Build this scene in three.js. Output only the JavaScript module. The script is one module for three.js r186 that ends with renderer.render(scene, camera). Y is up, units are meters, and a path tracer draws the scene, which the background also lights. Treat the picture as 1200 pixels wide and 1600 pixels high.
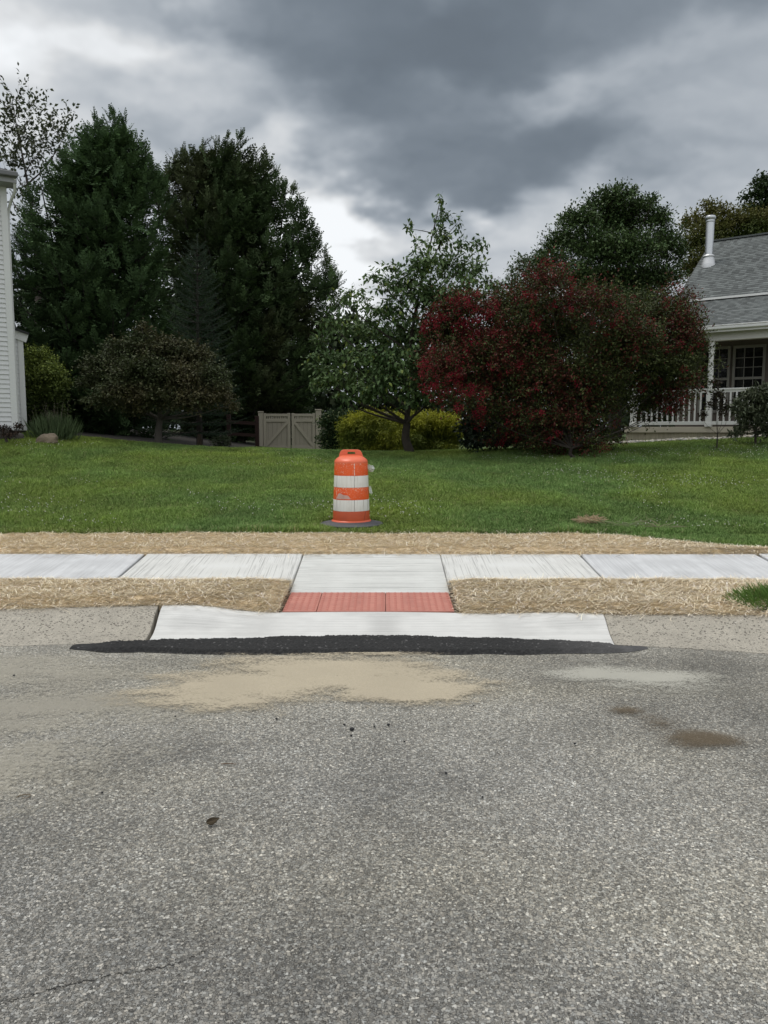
import * as THREE from 'three';
import { mergeGeometries } from 'three/addons/utils/BufferGeometryUtils.js';
import { RoundedBoxGeometry } from 'three/addons/geometries/RoundedBoxGeometry.js';

// ---------------------------------------------------------------- camera, sky, sun, exposure
const scene = new THREE.Scene();
const EYE = 1.6, PITCH = 6 * Math.PI / 180, F = 1202;          // F: focal length in pixels of a 1200 x 1600 frame
const camera = new THREE.PerspectiveCamera(2 * Math.atan(800 / F) * 180 / Math.PI, 0.75, 0.1, 1500);
camera.position.set(0, EYE, 0); camera.rotation.x = -PITCH; scene.add(camera);
const renderer = new THREE.WebGLRenderer({ antialias: true });
renderer.toneMapping = THREE.LinearToneMapping; renderer.toneMappingExposure = 1.0;
renderer.shadowMap.enabled = true;

const sun = new THREE.DirectionalLight(new THREE.Color(1, 0.96, 0.9), 1.5);
sun.position.set(-14, 46, -20); sun.target.position.set(0, 0, -14); scene.add(sun, sun.target);
sun.castShadow = true; sun.shadow.radius = 34; sun.shadow.mapSize.set(2048, 2048);
Object.assign(sun.shadow.camera, { left: -30, right: 30, top: 30, bottom: -30, near: 1, far: 120 });

// ---------------------------------------------------------------- numbers
function rng(seed) { let a = seed >>> 0; return () => { a = a + 0x6D2B79F5 | 0; let t = Math.imul(a ^ a >>> 15, 1 | a); t = t + Math.imul(t ^ t >>> 7, 61 | t) ^ t; return ((t ^ t >>> 14) >>> 0) / 4294967296; }; }
const h3 = (x, y, z) => { let n = Math.imul(x, 374761393) + Math.imul(y, 668265263) + Math.imul(z, 2147483647 ^ 0x5bd1e995) | 0; n = Math.imul(n ^ n >>> 13, 1274126177); return ((n ^ n >>> 16) >>> 0) / 4294967296; };
const sm = t => t * t * (3 - 2 * t), lerp = (a, b, t) => a + (b - a) * t, clamp = (x, a = 0, b = 1) => x < a ? a : x > b ? b : x;
const sstep = (a, b, x) => sm(clamp((x - a) / (b - a)));
function vn(x, y, z = 0) {
  const i = Math.floor(x), j = Math.floor(y), k = Math.floor(z), u = sm(x - i), v = sm(y - j), w = sm(z - k);
  const f = (c) => lerp(lerp(h3(i, j, c), h3(i + 1, j, c), u), lerp(h3(i, j + 1, c), h3(i + 1, j + 1, c), u), v);
  return w === 0 ? f(k) : lerp(f(k), f(k + 1), w);
}
function fbm(x, y, z = 0, o = 4, gain = 0.5) { let s = 0, a = 0.5, n = 0; for (let i = 0; i < o; i++) { s += a * vn(x, y, z + i * 17); n += a; x = x * 2.03 + 5.3; y = y * 2.03 + 1.7; a *= gain; } return s / n; }
const toLin = c => c <= 0.04045 ? c / 12.92 : Math.pow((c + 0.055) / 1.055, 2.4);
const toSrgb = c => c <= 0.0031308 ? c * 12.92 : 1.055 * Math.pow(c, 1 / 2.4) - 0.055;
const CP = Math.cos(PITCH), SP = Math.sin(PITCH);
function ray(px, py) { const u = (px - 600) / F, v = (800 - py) / F; return new THREE.Vector3(u, -SP + v * CP, -CP - v * SP); }
function at(px, py, D) { const r = ray(px, py); return r.multiplyScalar(D / -r.z).add(new THREE.Vector3(0, EYE, 0)); }   // the point D metres ahead that shows at a pixel
const V = (x, y, z) => new THREE.Vector3(x, y, z);

// ---------------------------------------------------------------- the sky: heavy overcast, a brighter rift low in the middle
{
  const W = 2048, H = 1024, data = new Float32Array(W * H * 4);
  const lump = (px, py, rx, ry, a) => { const r = ray(px, py).normalize(); return [Math.atan2(r.x, -r.z) * 57.3, Math.asin(r.y) * 57.3, rx * 0.0455, ry * 0.0455, a]; };
  const L = [lump(560, 40, 300, 105, -0.4), lump(900, 0, 330, 55, -0.3), lump(290, 180, 190, 55, -0.26), lump(735, 235, 230, 75, -0.4), lump(960, 225, 150, 60, -0.14),
    lump(150, 100, 260, 75, 0.3), lump(60, 0, 200, 32, -0.08), lump(430, 225, 75, 60, 0.3), lump(520, 375, 120, 95, 0.42), lump(470, 450, 130, 70, 0.3), lump(600, 375, 45, 16, -0.22),
    lump(760, 345, 190, 40, 0.14), lump(530, 165, 120, 40, 0.12), lump(1000, 110, 240, 60, -0.05), lump(1150, 265, 160, 60, -0.07), lump(1120, 160, 200, 55, -0.06), lump(950, 330, 260, 40, -0.08), lump(200, 260, 160, 45, 0.03)];
  for (let j = 0; j < H; j++) for (let i = 0; i < W; i++) {
    const lat = ((j + 0.5) / H - 0.5) * Math.PI, phi = ((i + 0.5) / W - 0.5) * 2 * Math.PI, c = Math.cos(lat);
    const x = Math.cos(phi) * c, z = Math.sin(phi) * c, y = Math.sin(lat), o = (j * W + i) * 4;
    let rgb;
    if (y < -0.06) rgb = [0.2, 0.21, 0.2];
    else {
      const az = Math.atan2(x, -z) * 57.3, el = lat * 57.3;
      const k = 1 / (Math.max(y, 0) + 0.3), cx = x * k * 2.2, cz = z * k * 2.2;
      const w1 = fbm(cx * 2 + 3, cz * 2.6 + 9, 2, 6, 0.56) - 0.5, w2 = fbm(cx * 2 + 31, cz * 2.6 + 17, 5, 6, 0.56) - 0.5;
      let t = 0.75;
      for (const [a, e, ra, re, amp] of L) { let da = az - a; if (Math.abs(da) > 90) continue; da = (da + w1 * 14) / ra; const de = (el - e + w2 * 8) / re, q = da * da + de * de; if (q < 9) t += 0.74 * amp * Math.exp(-q * q * 0.7 - q * 0.2); }
      const bl = Math.abs(fbm(cx * 1.7 + 7 + w1, cz * 2.4 + 3 + w2, 1, 6, 0.58) - 0.5) * 2; t += (fbm(cx * 1.1 + 7, cz * 2 + 3, 1, 6, 0.56) - 0.5) * 0.2 + (0.22 - bl) * 0.14;
      if (t < 0.6) t = 0.6 - 0.17 * (1 - Math.exp((t - 0.6) / 0.17)); t = clamp(t, 0.3, 0.98);
      let lum = toLin(t);
      const front = 0.5 - 0.5 * z / Math.max(c, 1e-3) ;                // 1 ahead of the camera, 0 behind
      const open = Math.max(sstep(26, 62, el), sstep(0.62, 0.1, front) * sstep(-5, 12, el));
      lum = lerp(lum, 1.0 + (fbm(cx * 1.2, cz * 1.2, 4, 5) - 0.5) * 0.7, open);  // thinner cloud overhead and behind
      const b = clamp((0.86 - t) * 2.6) * (1 - 0.6 * open);
      rgb = [lum * lerp(0.97, 0.83, b), lum, lum * lerp(1.03, 1.2, b)];
    }
    data[o] = rgb[0]; data[o + 1] = rgb[1]; data[o + 2] = rgb[2]; data[o + 3] = 1;
  }
  const t = new THREE.DataTexture(data, W, H, THREE.RGBAFormat, THREE.FloatType);
  t.mapping = THREE.EquirectangularReflectionMapping; t.magFilter = t.minFilter = THREE.LinearFilter; t.needsUpdate = true;
  scene.background = t; scene.environment = t;
}

// ---------------------------------------------------------------- building helpers
const used = {};
function numbered(n) { const k = used[n] = (used[n] ?? -1) + 1; return k ? `${n}_${String(k).padStart(3, '0')}` : n; }
function thing(name, label, category, pos = V(0, 0, 0), turn = 0, group) {
  const o = new THREE.Group(); o.name = numbered(name); o.position.copy(pos); o.rotation.y = turn;
  o.userData = { label, category }; if (group) o.userData.group = group; scene.add(o); return o;
}
function setting(name, label, kind = 'structure') { const o = new THREE.Group(); o.name = numbered(name); o.userData = { label, category: name.replace(/_/g, ' '), kind }; scene.add(o); return o; }
function mesh(name, geo, mat, parent, label) { const m = new THREE.Mesh(Array.isArray(geo) ? merge(geo) : geo, mat); m.name = name; m.castShadow = m.receiveShadow = true; if (label) m.userData.label = label; (parent ?? scene).add(m); return m; }
function merge(list) { return list.length === 1 ? list[0] : mergeGeometries(list.map(g => { let q = g.index ? g.toNonIndexed() : g; if (!q.attributes.uv) q.setAttribute('uv', new THREE.BufferAttribute(new Float32Array(q.attributes.position.count * 2), 2)); for (const k of Object.keys(q.attributes)) if (!['position', 'normal', 'uv'].includes(k)) q.deleteAttribute(k); return q; })); }
function box(w, h, d, x = 0, y = 0, z = 0, r = 0) { const g = r ? new RoundedBoxGeometry(w, h, d, 1, r) : new THREE.BoxGeometry(w, h, d); g.translate(x, y, z); return g; }
function bar(a, b, w, h) { const d = b.clone().sub(a), l = d.length(), g = new THREE.BoxGeometry(w, l, h), m = new THREE.Matrix4().makeRotationFromQuaternion(new THREE.Quaternion().setFromUnitVectors(V(0, 1, 0), d.normalize())); g.applyMatrix4(m); const c = a.clone().add(b).multiplyScalar(0.5); g.translate(c.x, c.y, c.z); return g; }
function limb(pts, r0, r1, seg = 10, sides = 7) {   // a tapering bough through points
  const c = new THREE.CatmullRomCurve3(pts), g = new THREE.TubeGeometry(c, seg, 1, sides), p = g.attributes.position;
  for (let i = 0; i <= seg; i++) { const q = c.getPointAt(i / seg), r = lerp(r0, r1, Math.pow(i / seg, 0.8)); for (let j = 0; j <= sides; j++) { const n = i * (sides + 1) + j; p.setXYZ(n, q.x + (p.getX(n) - q.x) * r, q.y + (p.getY(n) - q.y) * r, q.z + (p.getZ(n) - q.z) * r); } }
  return g;
}
const std = (color, roughness = 0.8, extra = {}) => new THREE.MeshStandardMaterial({ color: Array.isArray(color) ? new THREE.Color().setRGB(...color) : color, roughness, ...extra });
function tex(W, H, fn, srgb = true, wrap = THREE.MirroredRepeatWrapping) {          // fn(x, y) -> [r, g, b, a] linear 0..1 (or plain data when srgb is false)
  const d = new Uint8Array(W * H * 4);
  for (let y = 0; y < H; y++) for (let x = 0; x < W; x++) { const c = fn(x, y), o = (y * W + x) * 4; for (let k = 0; k < 3; k++) d[o + k] = clamp(srgb ? toSrgb(c[k]) : c[k]) * 255 + 0.5; d[o + 3] = c[3] === undefined ? 255 : clamp(c[3]) * 255 + 0.5; }
  const t = new THREE.DataTexture(d, W, H); t.wrapS = t.wrapT = wrap; t.magFilter = THREE.LinearFilter; t.minFilter = THREE.LinearMipmapLinearFilter; t.generateMipmaps = true; if (srgb) t.colorSpace = THREE.SRGBColorSpace; t.needsUpdate = true; return t;
}
const rep = (t, u, v) => { const c = t.clone(); c.repeat.set(u, v); c.needsUpdate = true; return c; };
function grid(nu, nv, fn, uvScale = 1, colour) {  // fn(u, v) -> Vector3; texture coordinates in metres
  const P = [], U = [], C = [], I = [];
  for (let j = 0; j <= nv; j++) for (let i = 0; i <= nu; i++) { const p = fn(i / nu, j / nv); P.push(p.x, p.y, p.z); U.push(p.x * uvScale, -p.z * uvScale); if (colour) C.push(...colour(p)); }
  for (let j = 0; j < nv; j++) for (let i = 0; i < nu; i++) { const a = j * (nu + 1) + i, b = a + 1, c = a + nu + 1, d = c + 1; I.push(a, b, d, a, d, c); }
  const g = new THREE.BufferGeometry(); g.setAttribute('position', new THREE.Float32BufferAttribute(P, 3)); g.setAttribute('uv', new THREE.Float32BufferAttribute(U, 2)); if (colour) g.setAttribute('color', new THREE.Float32BufferAttribute(C, 3));
  g.setIndex(I); g.computeVertexNormals(); return g;
}

// ---------------------------------------------------------------- the lie of the land (D = metres ahead = -z)
const kerbFront = x => 5.79 - (x < 0 ? 0.024 : 0.05) * Math.min(x * x, 60);
const kerbWidth = x => 0.79 - 0.03 * clamp(x, 0, 4);
const kerbH = x => x < 0 ? 0.027 + 0.08 * sstep(-0.95, -1.75, x) : 0.027 + 0.035 * sstep(0.75, 1.6, x) + 0.072 * sstep(1.8, 3.2, x);
const walkY = D => lerp(0.11, 0.219, (D - 7.48) / 1.1);
function landY(x, D) {
  const k = 0.077 + (x < 0 ? 0.00056 : 0.00038) * Math.min(x * x, 110);
  if (D < 5.0) return -0.07;
  if (D < 9.9) return lerp(-0.09, 0.235, sstep(5.0, 9.9, D)) - 0.06 * sstep(7.2, 7.6, D) * sstep(9.2, 8.5, D);
  const n = (fbm(x * 0.5, D * 0.5, 3, 2) - 0.5) * 0.05 * sstep(9.9, 12, D);
  if (D < 20) return 0.255 + (D - 9.9) * k + n;
  const h = 0.255 + 10.1 * k + n; const f = sstep(10, 3, Math.abs(x));
  return h + f * -0.018 * Math.min(D - 20, 16) + (1 - f) * 0.02 * (1 - Math.exp(-(D - 20)));
}
const onLand = (x, D, dy = 0) => V(x, landY(x, D) + dy, -D);
{
  const axis = (a, b, step, far) => { const out = []; for (let s = a; s <= b + 1e-6; s += step) out.push(s); let g = step, lo = a, hi = b; while (hi < far) { g *= 1.5; hi += g; lo -= g; out.push(hi); out.unshift(lo); } return out; };
  const X = axis(-14, 14, 0.35, 420), Z = axis(4.8, 26, 0.3, 420), P = [], U = [], C = [], I = [];
  for (const D of Z) for (const x of X) {
    P.push(x, landY(x, D), -D); U.push(x, D);
    const bed = clamp(sstep(20.3, 21.2, D + (x < -9 ? 1 : 0)) * sstep(-3.6, -5.2, x) * sstep(40, 34, D)), n = fbm(x * 0.7, D * 0.7, 9, 4);
    const g = [lerp(0.07, 0.12, n), lerp(0.12, 0.16, n), 0.03]; const soil = sstep(9.7, 9.3, D) * sstep(4, 5.5, D), m = [lerp(0.02, 0.13, soil), lerp(0.015, 0.1, soil), lerp(0.01, 0.065, soil)];
    for (let k = 0; k < 3; k++) C.push(lerp(g[k], m[k], Math.max(bed, soil)));
  }
  for (let j = 0; j < Z.length - 1; j++) for (let i = 0; i < X.length - 1; i++) { const a = j * X.length + i, b = a + 1, c = a + X.length, d = c + 1; I.push(a, b, d, a, d, c); }
  const g = new THREE.BufferGeometry(); g.setAttribute('position', new THREE.Float32BufferAttribute(P, 3)); g.setAttribute('uv', new THREE.Float32BufferAttribute(U, 2)); g.setAttribute('color', new THREE.Float32BufferAttribute(C, 3)); g.setIndex(I); g.computeVertexNormals();
  const t = tex(512, 512, (x, y) => { const n = 0.55 + 0.9 * h3(x, y, 1) * vn(x / 3, y / 3, 2); return [n * 0.9, n * 0.9, n * 0.9]; });
  const o = mesh('lawn', g, std(0xffffff, 0.95, { vertexColors: true, map: t }));
  o.userData = { label: 'green front lawn rising from the straw strip towards the trees', category: 'lawn', kind: 'structure' };
}

// ---------------------------------------------------------------- road
// stones: nearest of jittered points; returns [id hash, distance to the edge of the stone]
function stones(x, y, s, n, seed) {
  const gx = Math.floor(x / s), gy = Math.floor(y / s); let d1 = 9e9, d2 = 9e9, id = 0;
  for (let j = -1; j <= 1; j++) for (let i = -1; i <= 1; i++) {
    const cx = ((gx + i) % n + n) % n, cy = ((gy + j) % n + n) % n, r = h3(cx, cy, seed), q = h3(cy, cx, seed + 7);
    const dx = (gx + i + 0.1 + 0.8 * r) * s - x, dy = (gy + j + 0.1 + 0.8 * q) * s - y, w = 0.75 + 0.5 * h3(cx + 11, cy, seed), d = Math.sqrt(dx * dx + dy * dy) * w;
    if (d < d1) { d2 = d1; d1 = d; id = h3(cx, cy + 31, seed + 3); } else if (d < d2) d2 = d;
  }
  return [id, (d2 - d1) / s];
}
let roadMap, roadBump;
{
  const N = 2048, hgt = new Float32Array(N * N);
  roadMap = tex(N, N, (x, y) => {
    const wx = x + 5 * (vn(x / 4, y / 4, 31) - 0.5), wy = y + 5 * (vn(x / 4, y / 4, 57) - 0.5), big = stones(wx, wy, 2048 / 230, 230, 11), sml = stones(wx, wy, 2048 / 430, 430, 23), useBig = h3(Math.floor(big[0] * 9999), 3, 1) > 0.3 && big[1] > 0.1;
    const [id, e] = useBig ? big : sml;
    const v = id < 0.1 ? 0.1 + id : id > 0.9 ? 0.4 + (id - 0.9) * 2 : 0.17 + 0.22 * h3(Math.floor(id * 9999), 5, 2);
    const edge = sstep(0.015, useBig ? 0.2 : 0.28, e), f = lerp(0.07, v * 1.08, edge) * (0.85 + 0.3 * h3(x, y, 77));
    const warm = h3(Math.floor(id * 9999), 9, 4), r = 1 + 0.07 * (warm - 0.45), b = 0.925 - 0.08 * (warm - 0.45);
    hgt[y * N + x] = edge * (0.5 + 0.5 * h3(Math.floor(id * 9999), 8, 6));
    return [f * r, f, f * b];
  }, true, THREE.RepeatWrapping);
  roadBump = tex(N, N, (x, y) => { const v = hgt[y * N + x]; return [v, v, v]; }, false, THREE.RepeatWrapping);
}
const TILE = 1 / 2.3;
function roadTint(p) {
  const x = p.x, D = -p.z;
  const n = fbm(x * 0.9 + 4, D * 0.9, 1, 4), m = fbm(x * 2.7, D * 2.7, 6, 4), q = fbm(x * 0.45 + 20, D * 1.2, 3, 3);
  let v = 0.84 + 0.75 * (n - 0.5) + 0.42 * (m - 0.5) + 0.3 * (fbm(x * 0.5 - D * 0.2, D * 1.1, 12, 3) - 0.5);
  v *= lerp(1, 0.86, sstep(0.6, 1.4, x) * sstep(3.6, 4.4, D) * sstep(5.6, 5.0, D));
  v *= lerp(1, 1.25, sstep(2.6, 5.2, D) * sstep(0.5, -3, x));          // dusty, washed out towards the kerb on the left
  const yel = clamp((q - 0.4) * 2.2) * 0.06 + 0.04 * sstep(3, 5, D);
  return [v * (1.05 + yel * 0.8), v * (1.01 + yel * 0.3), v * (0.985 - yel)];
}
{
  const g = grid(420, 260, (u, v) => { const x = lerp(-7, 7, u), D = lerp(1.2, kerbFront(x) + 0.03, v); return V(x, 0.004 * fbm(x * 1.5, D * 1.5, 2, 2), -D); }, TILE, roadTint);
  const rest = grid(2, 2, (u, v) => V(lerp(-90, 90, u), -0.004, lerp(9, -5.0, v)), TILE, () => [0.85, 0.84, 0.8]);
  const m = std(0xffffff, 0.9, { vertexColors: true, map: roadMap, bumpMap: roadBump, bumpScale: 0.006 });
  const r = setting('road', 'worn grey asphalt road with exposed stones in the foreground');
  mesh('road_surface', g, m, r); mesh('road_surface', rest, m, r);
}
// loose matter on the road: grains of sand, dust and dirt, thinning out in a ragged outline
function spill(name, label, x0, x1, D0, D1, colour, shape, grain = 1, most = 0.92, up = 0) {
  const W = 1024, H = 512;
  const t = tex(W, H, (i, j) => {
    const x = lerp(x0, x1, (i + 0.5) / W), D = lerp(D0, D1, (j + 0.5) / H);
    const f = shape(x, D) + (fbm(x * 2.6, D * 5.5, 4, 7, 0.6) - 0.5) * 1.35;
    const sp = h3(i, j, 12) * 0.35 + 0.65 * vn(i / 3.5, j / 2.2, 7);
    const a = clamp(0.5 + (f * 1.2 - 0.06 - sp * 0.85 * grain) * 1.7) * clamp(f * 5 + 0.2), s = 0.86 + 0.28 * h3(i, j, 3) * (0.4 + fbm(x * 3, D * 3, 2, 3));
    return [colour[0] * s, colour[1] * s, colour[2] * s * (0.96 + 0.08 * h3(i, j, 9)), clamp(a, 0, 1) * most];
  });
  const g = grid(60, 30, (u, v) => { const x = lerp(x0, x1, u), D = lerp(D0, D1, v); return V(x, 0.008 + up + 0.004 * fbm(x * 1.5, D * 1.5, 2, 2), -D); });
  const p = g.attributes.uv; for (let j = 0, k = 0; j <= 30; j++) for (let i = 0; i <= 60; i++, k++) p.setXY(k, i / 60, j / 30);
  const m = mesh(name, g, std(0xffffff, 1, { map: t, transparent: true }));
  m.userData = { label, category: name.replace(/_/g, ' '), kind: 'stuff' };
}
const lobe = (x, D, cx, cd, rx, rd) => { const a = (x - cx) / rx, b = (D - cd) / rd; return 1 - Math.sqrt(a * a + b * b); };
spill('sand', 'tan spilled sand spread on the road in front of the ramp', -2.2, 1.2, 3.9, 5.62, [0.43, 0.37, 0.27], (x, D) => Math.max(lobe(x, D, -0.3, 4.92, 1.15, 0.62), lobe(x, D, -0.8, 4.7, 0.95, 0.5), lobe(x, D, 0.1, 4.6, 0.75, 0.36)) * 1.3, 1, 0.92, 0.004);
spill('cement_dust', 'pale grey cement dust on the road right of the sand', 0.7, 2.7, 4.2, 5.4, [0.4, 0.385, 0.33], (x, D) => Math.max(lobe(x, D, 1.7, 4.85, 0.62, 0.38), lobe(x, D, 1.35, 4.95, 0.42, 0.3)) * 1.0, 1.2);
spill('dirt', 'brown dirt stain on the road at the right', 1.0, 2.3, 3.45, 4.55, [0.115, 0.085, 0.05], (x, D) => Math.max(lobe(x, D, 1.67, 3.86, 0.24, 0.19), 0.8 * lobe(x, D, 1.38, 4.27, 0.15, 0.1), 0.55 * lobe(x, D, 1.52, 4.06, 0.2, 0.17)) * 1.05, 1.2, 0.72, 0.004);
spill('road_dust', 'light grey dust film on the road at the left', -4.2, -0.2, 2.9, 5.6, [0.41, 0.38, 0.31], (x, D) => Math.max(lobe(x, D, -2.2, 4.3, 1.7, 0.75), lobe(x, D, -2.5, 5.0, 1.6, 0.5), lobe(x, D, -1.9, 3.6, 1.0, 0.6), lobe(x, D, -1.2, 4.7, 0.9, 0.4)) * 1.1, 1.35, 0.52);

// fresh black asphalt strip along the new kerb, a heap of crumbs with a ragged edge
{
  const near = x => { const end = Math.min(sstep(-2.32, -2.0, x + 0.25 * (fbm(x * 3, 7, 1, 2) - 0.5)), sstep(1.97, 1.45, x)); return kerbFront(x) - 0.01 - 0.38 * lerp(0.55, 1, sstep(2.3, 0.6, Math.abs(x + 0.15))) * Math.pow(end, 0.28) + 0.06 * (fbm(x * 4, 1, 3, 4, 0.6) - 0.5); };
  const farE = x => kerbFront(x) + (Math.abs(x) < 1.7 ? 0.02 + 0.05 * sstep(1.2, 0, Math.abs(x + 0.1)) : -0.01) + 0.05 * (fbm(x * 14, 4, 3, 4) - 0.5);
  const g = grid(560, 60, (u, v) => {
    const x = lerp(-2.32, 1.95, u), a = near(x), b = Math.max(farE(x), a + 0.001), D = lerp(a, b, v), e = Math.min(v, 1 - v) * (b - a);
    const fade = sstep(-2.32, -1.95, x) * sstep(1.95, 1.5, x);
    const s = stones(x * 1000 + 9000, D * 1000, 11, 100000, 5);
    return V(x, 0.005 + sstep(0, 0.05, e) * (0.02 + 0.012 * fbm(x * 3, D * 3, 5, 3)) * (0.3 + 0.7 * fade) + fade * sstep(0, 0.02, e) * 0.008 * sstep(0, 0.4, s[1]) * s[0], -D);
  }, 1, p => { const s = stones(p.x * 1000 + 9000, -p.z * 1000, 11, 100000, 5), worn = sstep(0.9, 1.9, p.x), v = (0.008 + 0.022 * s[0] * s[0]) + (s[0] > 0.985 ? 0.07 : 0) + worn * 0.06 * (0.4 + fbm(p.x * 9, p.z * 9, 1, 3)); return [v * 1.03, v, v * 0.98]; });
  const m = mesh('asphalt_patch', g, std(0xffffff, 0.95, { vertexColors: true }));
  m.userData = { label: 'strip of fresh black asphalt between the road and the new white kerb', category: 'asphalt patch', kind: 'structure' };
}

// ---------------------------------------------------------------- concrete
const broom = tex(1024, 1024, (x, y) => { const s = fbm(x / 3, y / 260, 1, 3), f = h3(x, y, 5), c = fbm(x / 170, y / 170, 3, 3), w = 0.9 + 0.22 * (s - 0.5) + 0.07 * (f - 0.5) + 0.16 * (c - 0.5); return [w, w, w]; }, false);
const broomB = tex(1024, 1024, (x, y) => { const v = 0.7 * fbm(x / 3, y / 260, 1, 3) + 0.3 * vn(x / 1.5, y / 40, 8); return [v, v, v]; }, false);
broom.colorSpace = THREE.SRGBColorSpace;
const concrete = (c, turn, map = broom) => { const a = map.clone(), b = broomB.clone(); for (const t of [a, b]) { t.rotation = turn; t.repeat.set(0.65, 0.65); t.needsUpdate = true; } return std(c, 0.88, { map: a, bumpMap: b, bumpScale: 0.003 }); };
const broom2 = tex(1024, 1024, (x, y) => { const s = fbm(x / 4.5 + y / 260, y / 300, 11, 3), c = fbm(x / 150, y / 150, 13, 3), g = sstep(0.42, 0.28, s), w = 0.96 - 0.15 * g + 0.1 * (c - 0.5) + 0.08 * (h3(x, y, 4) - 0.5); return [w, w * 0.995, w * 0.975]; }, false); broom2.colorSpace = THREE.SRGBColorSpace;
const mWalk = concrete([0.645, 0.648, 0.65], 0), mWalk2 = concrete([0.645, 0.645, 0.64], 0.02, broom2), mRamp = concrete([0.63, 0.635, 0.63], Math.PI / 2, broom2), mKerb = concrete([0.69, 0.68, 0.65], Math.PI / 2);
const oldMap = tex(1024, 1024, (x, y) => { const [id, e] = stones(x, y, 8, 128, 51), p = stones(x, y, 16, 64, 71); const base = 0.3 + 0.12 * fbm(x / 130, y / 130, 2, 4); let v = lerp(base * 1.05, base * (0.95 + 0.75 * id), sstep(0.03, 0.3, e)); if (p[0] > 0.8 && p[1] > 0.22) v = 0.1 + 0.12 * h3(Math.floor(p[0] * 9999), 1, 1); return [v * 1.04, v * 0.95, v * 0.79]; });
const oldBump = tex(1024, 1024, (x, y) => { const [id, e] = stones(x, y, 8, 128, 51), p = stones(x, y, 16, 64, 71); let v = sstep(0, 0.3, e) * (0.4 + 0.6 * id); if (p[0] > 0.84 && p[1] > 0.25) v = 0; return [v, v, v]; }, false);
const mOld = std(0xffffff, 0.95, { map: rep(oldMap, 1, 1), bumpMap: oldBump, bumpScale: 0.006 });
const dark = std([0.035, 0.03, 0.025], 1);

// a thick sheet: top surface fn(u, v) with skirts that go down
function slabGeo(nu, nv, fn, depth = 0.12, bevel = 0.008) {
  const ease = t => t; const top = (u, v) => fn(ease(u), ease(v));
  const g = grid(nu, nv, top); const P = [...g.attributes.position.array], U = [...g.attributes.uv.array], I = [...g.index.array];
  const rim = []; for (let i = 0; i <= nu; i++) rim.push([i / nu, 0]); for (let j = 1; j <= nv; j++) rim.push([1, j / nv]); for (let i = nu - 1; i >= 0; i--) rim.push([i / nu, 1]); for (let j = nv - 1; j >= 0; j--) rim.push([0, j / nv]);
  const c = top(0.5, 0.5), base = P.length / 3;
  rim.forEach(([u, v]) => { const p = top(u, v), o = V(p.x - c.x, 0, p.z - c.z).normalize().multiplyScalar(bevel); P.push(p.x, p.y, p.z, p.x + o.x, p.y - bevel, p.z + o.z, p.x + o.x, p.y - bevel, p.z + o.z, p.x + o.x, p.y - depth, p.z + o.z); for (let k = 0; k < 4; k++) U.push(p.x, -p.z); });
  for (let k = 0; k < rim.length - 1; k++) { const a = base + k * 4, b = a + 4; for (const s of [0, 2]) I.push(a + s, a + s + 1, b + s, b + s, a + s + 1, b + s + 1); }
  const q = new THREE.BufferGeometry(); q.setAttribute('position', new THREE.Float32BufferAttribute(P, 3)); q.setAttribute('uv', new THREE.Float32BufferAttribute(U, 2)); q.setIndex(I); q.computeVertexNormals(); return q;
}
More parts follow.
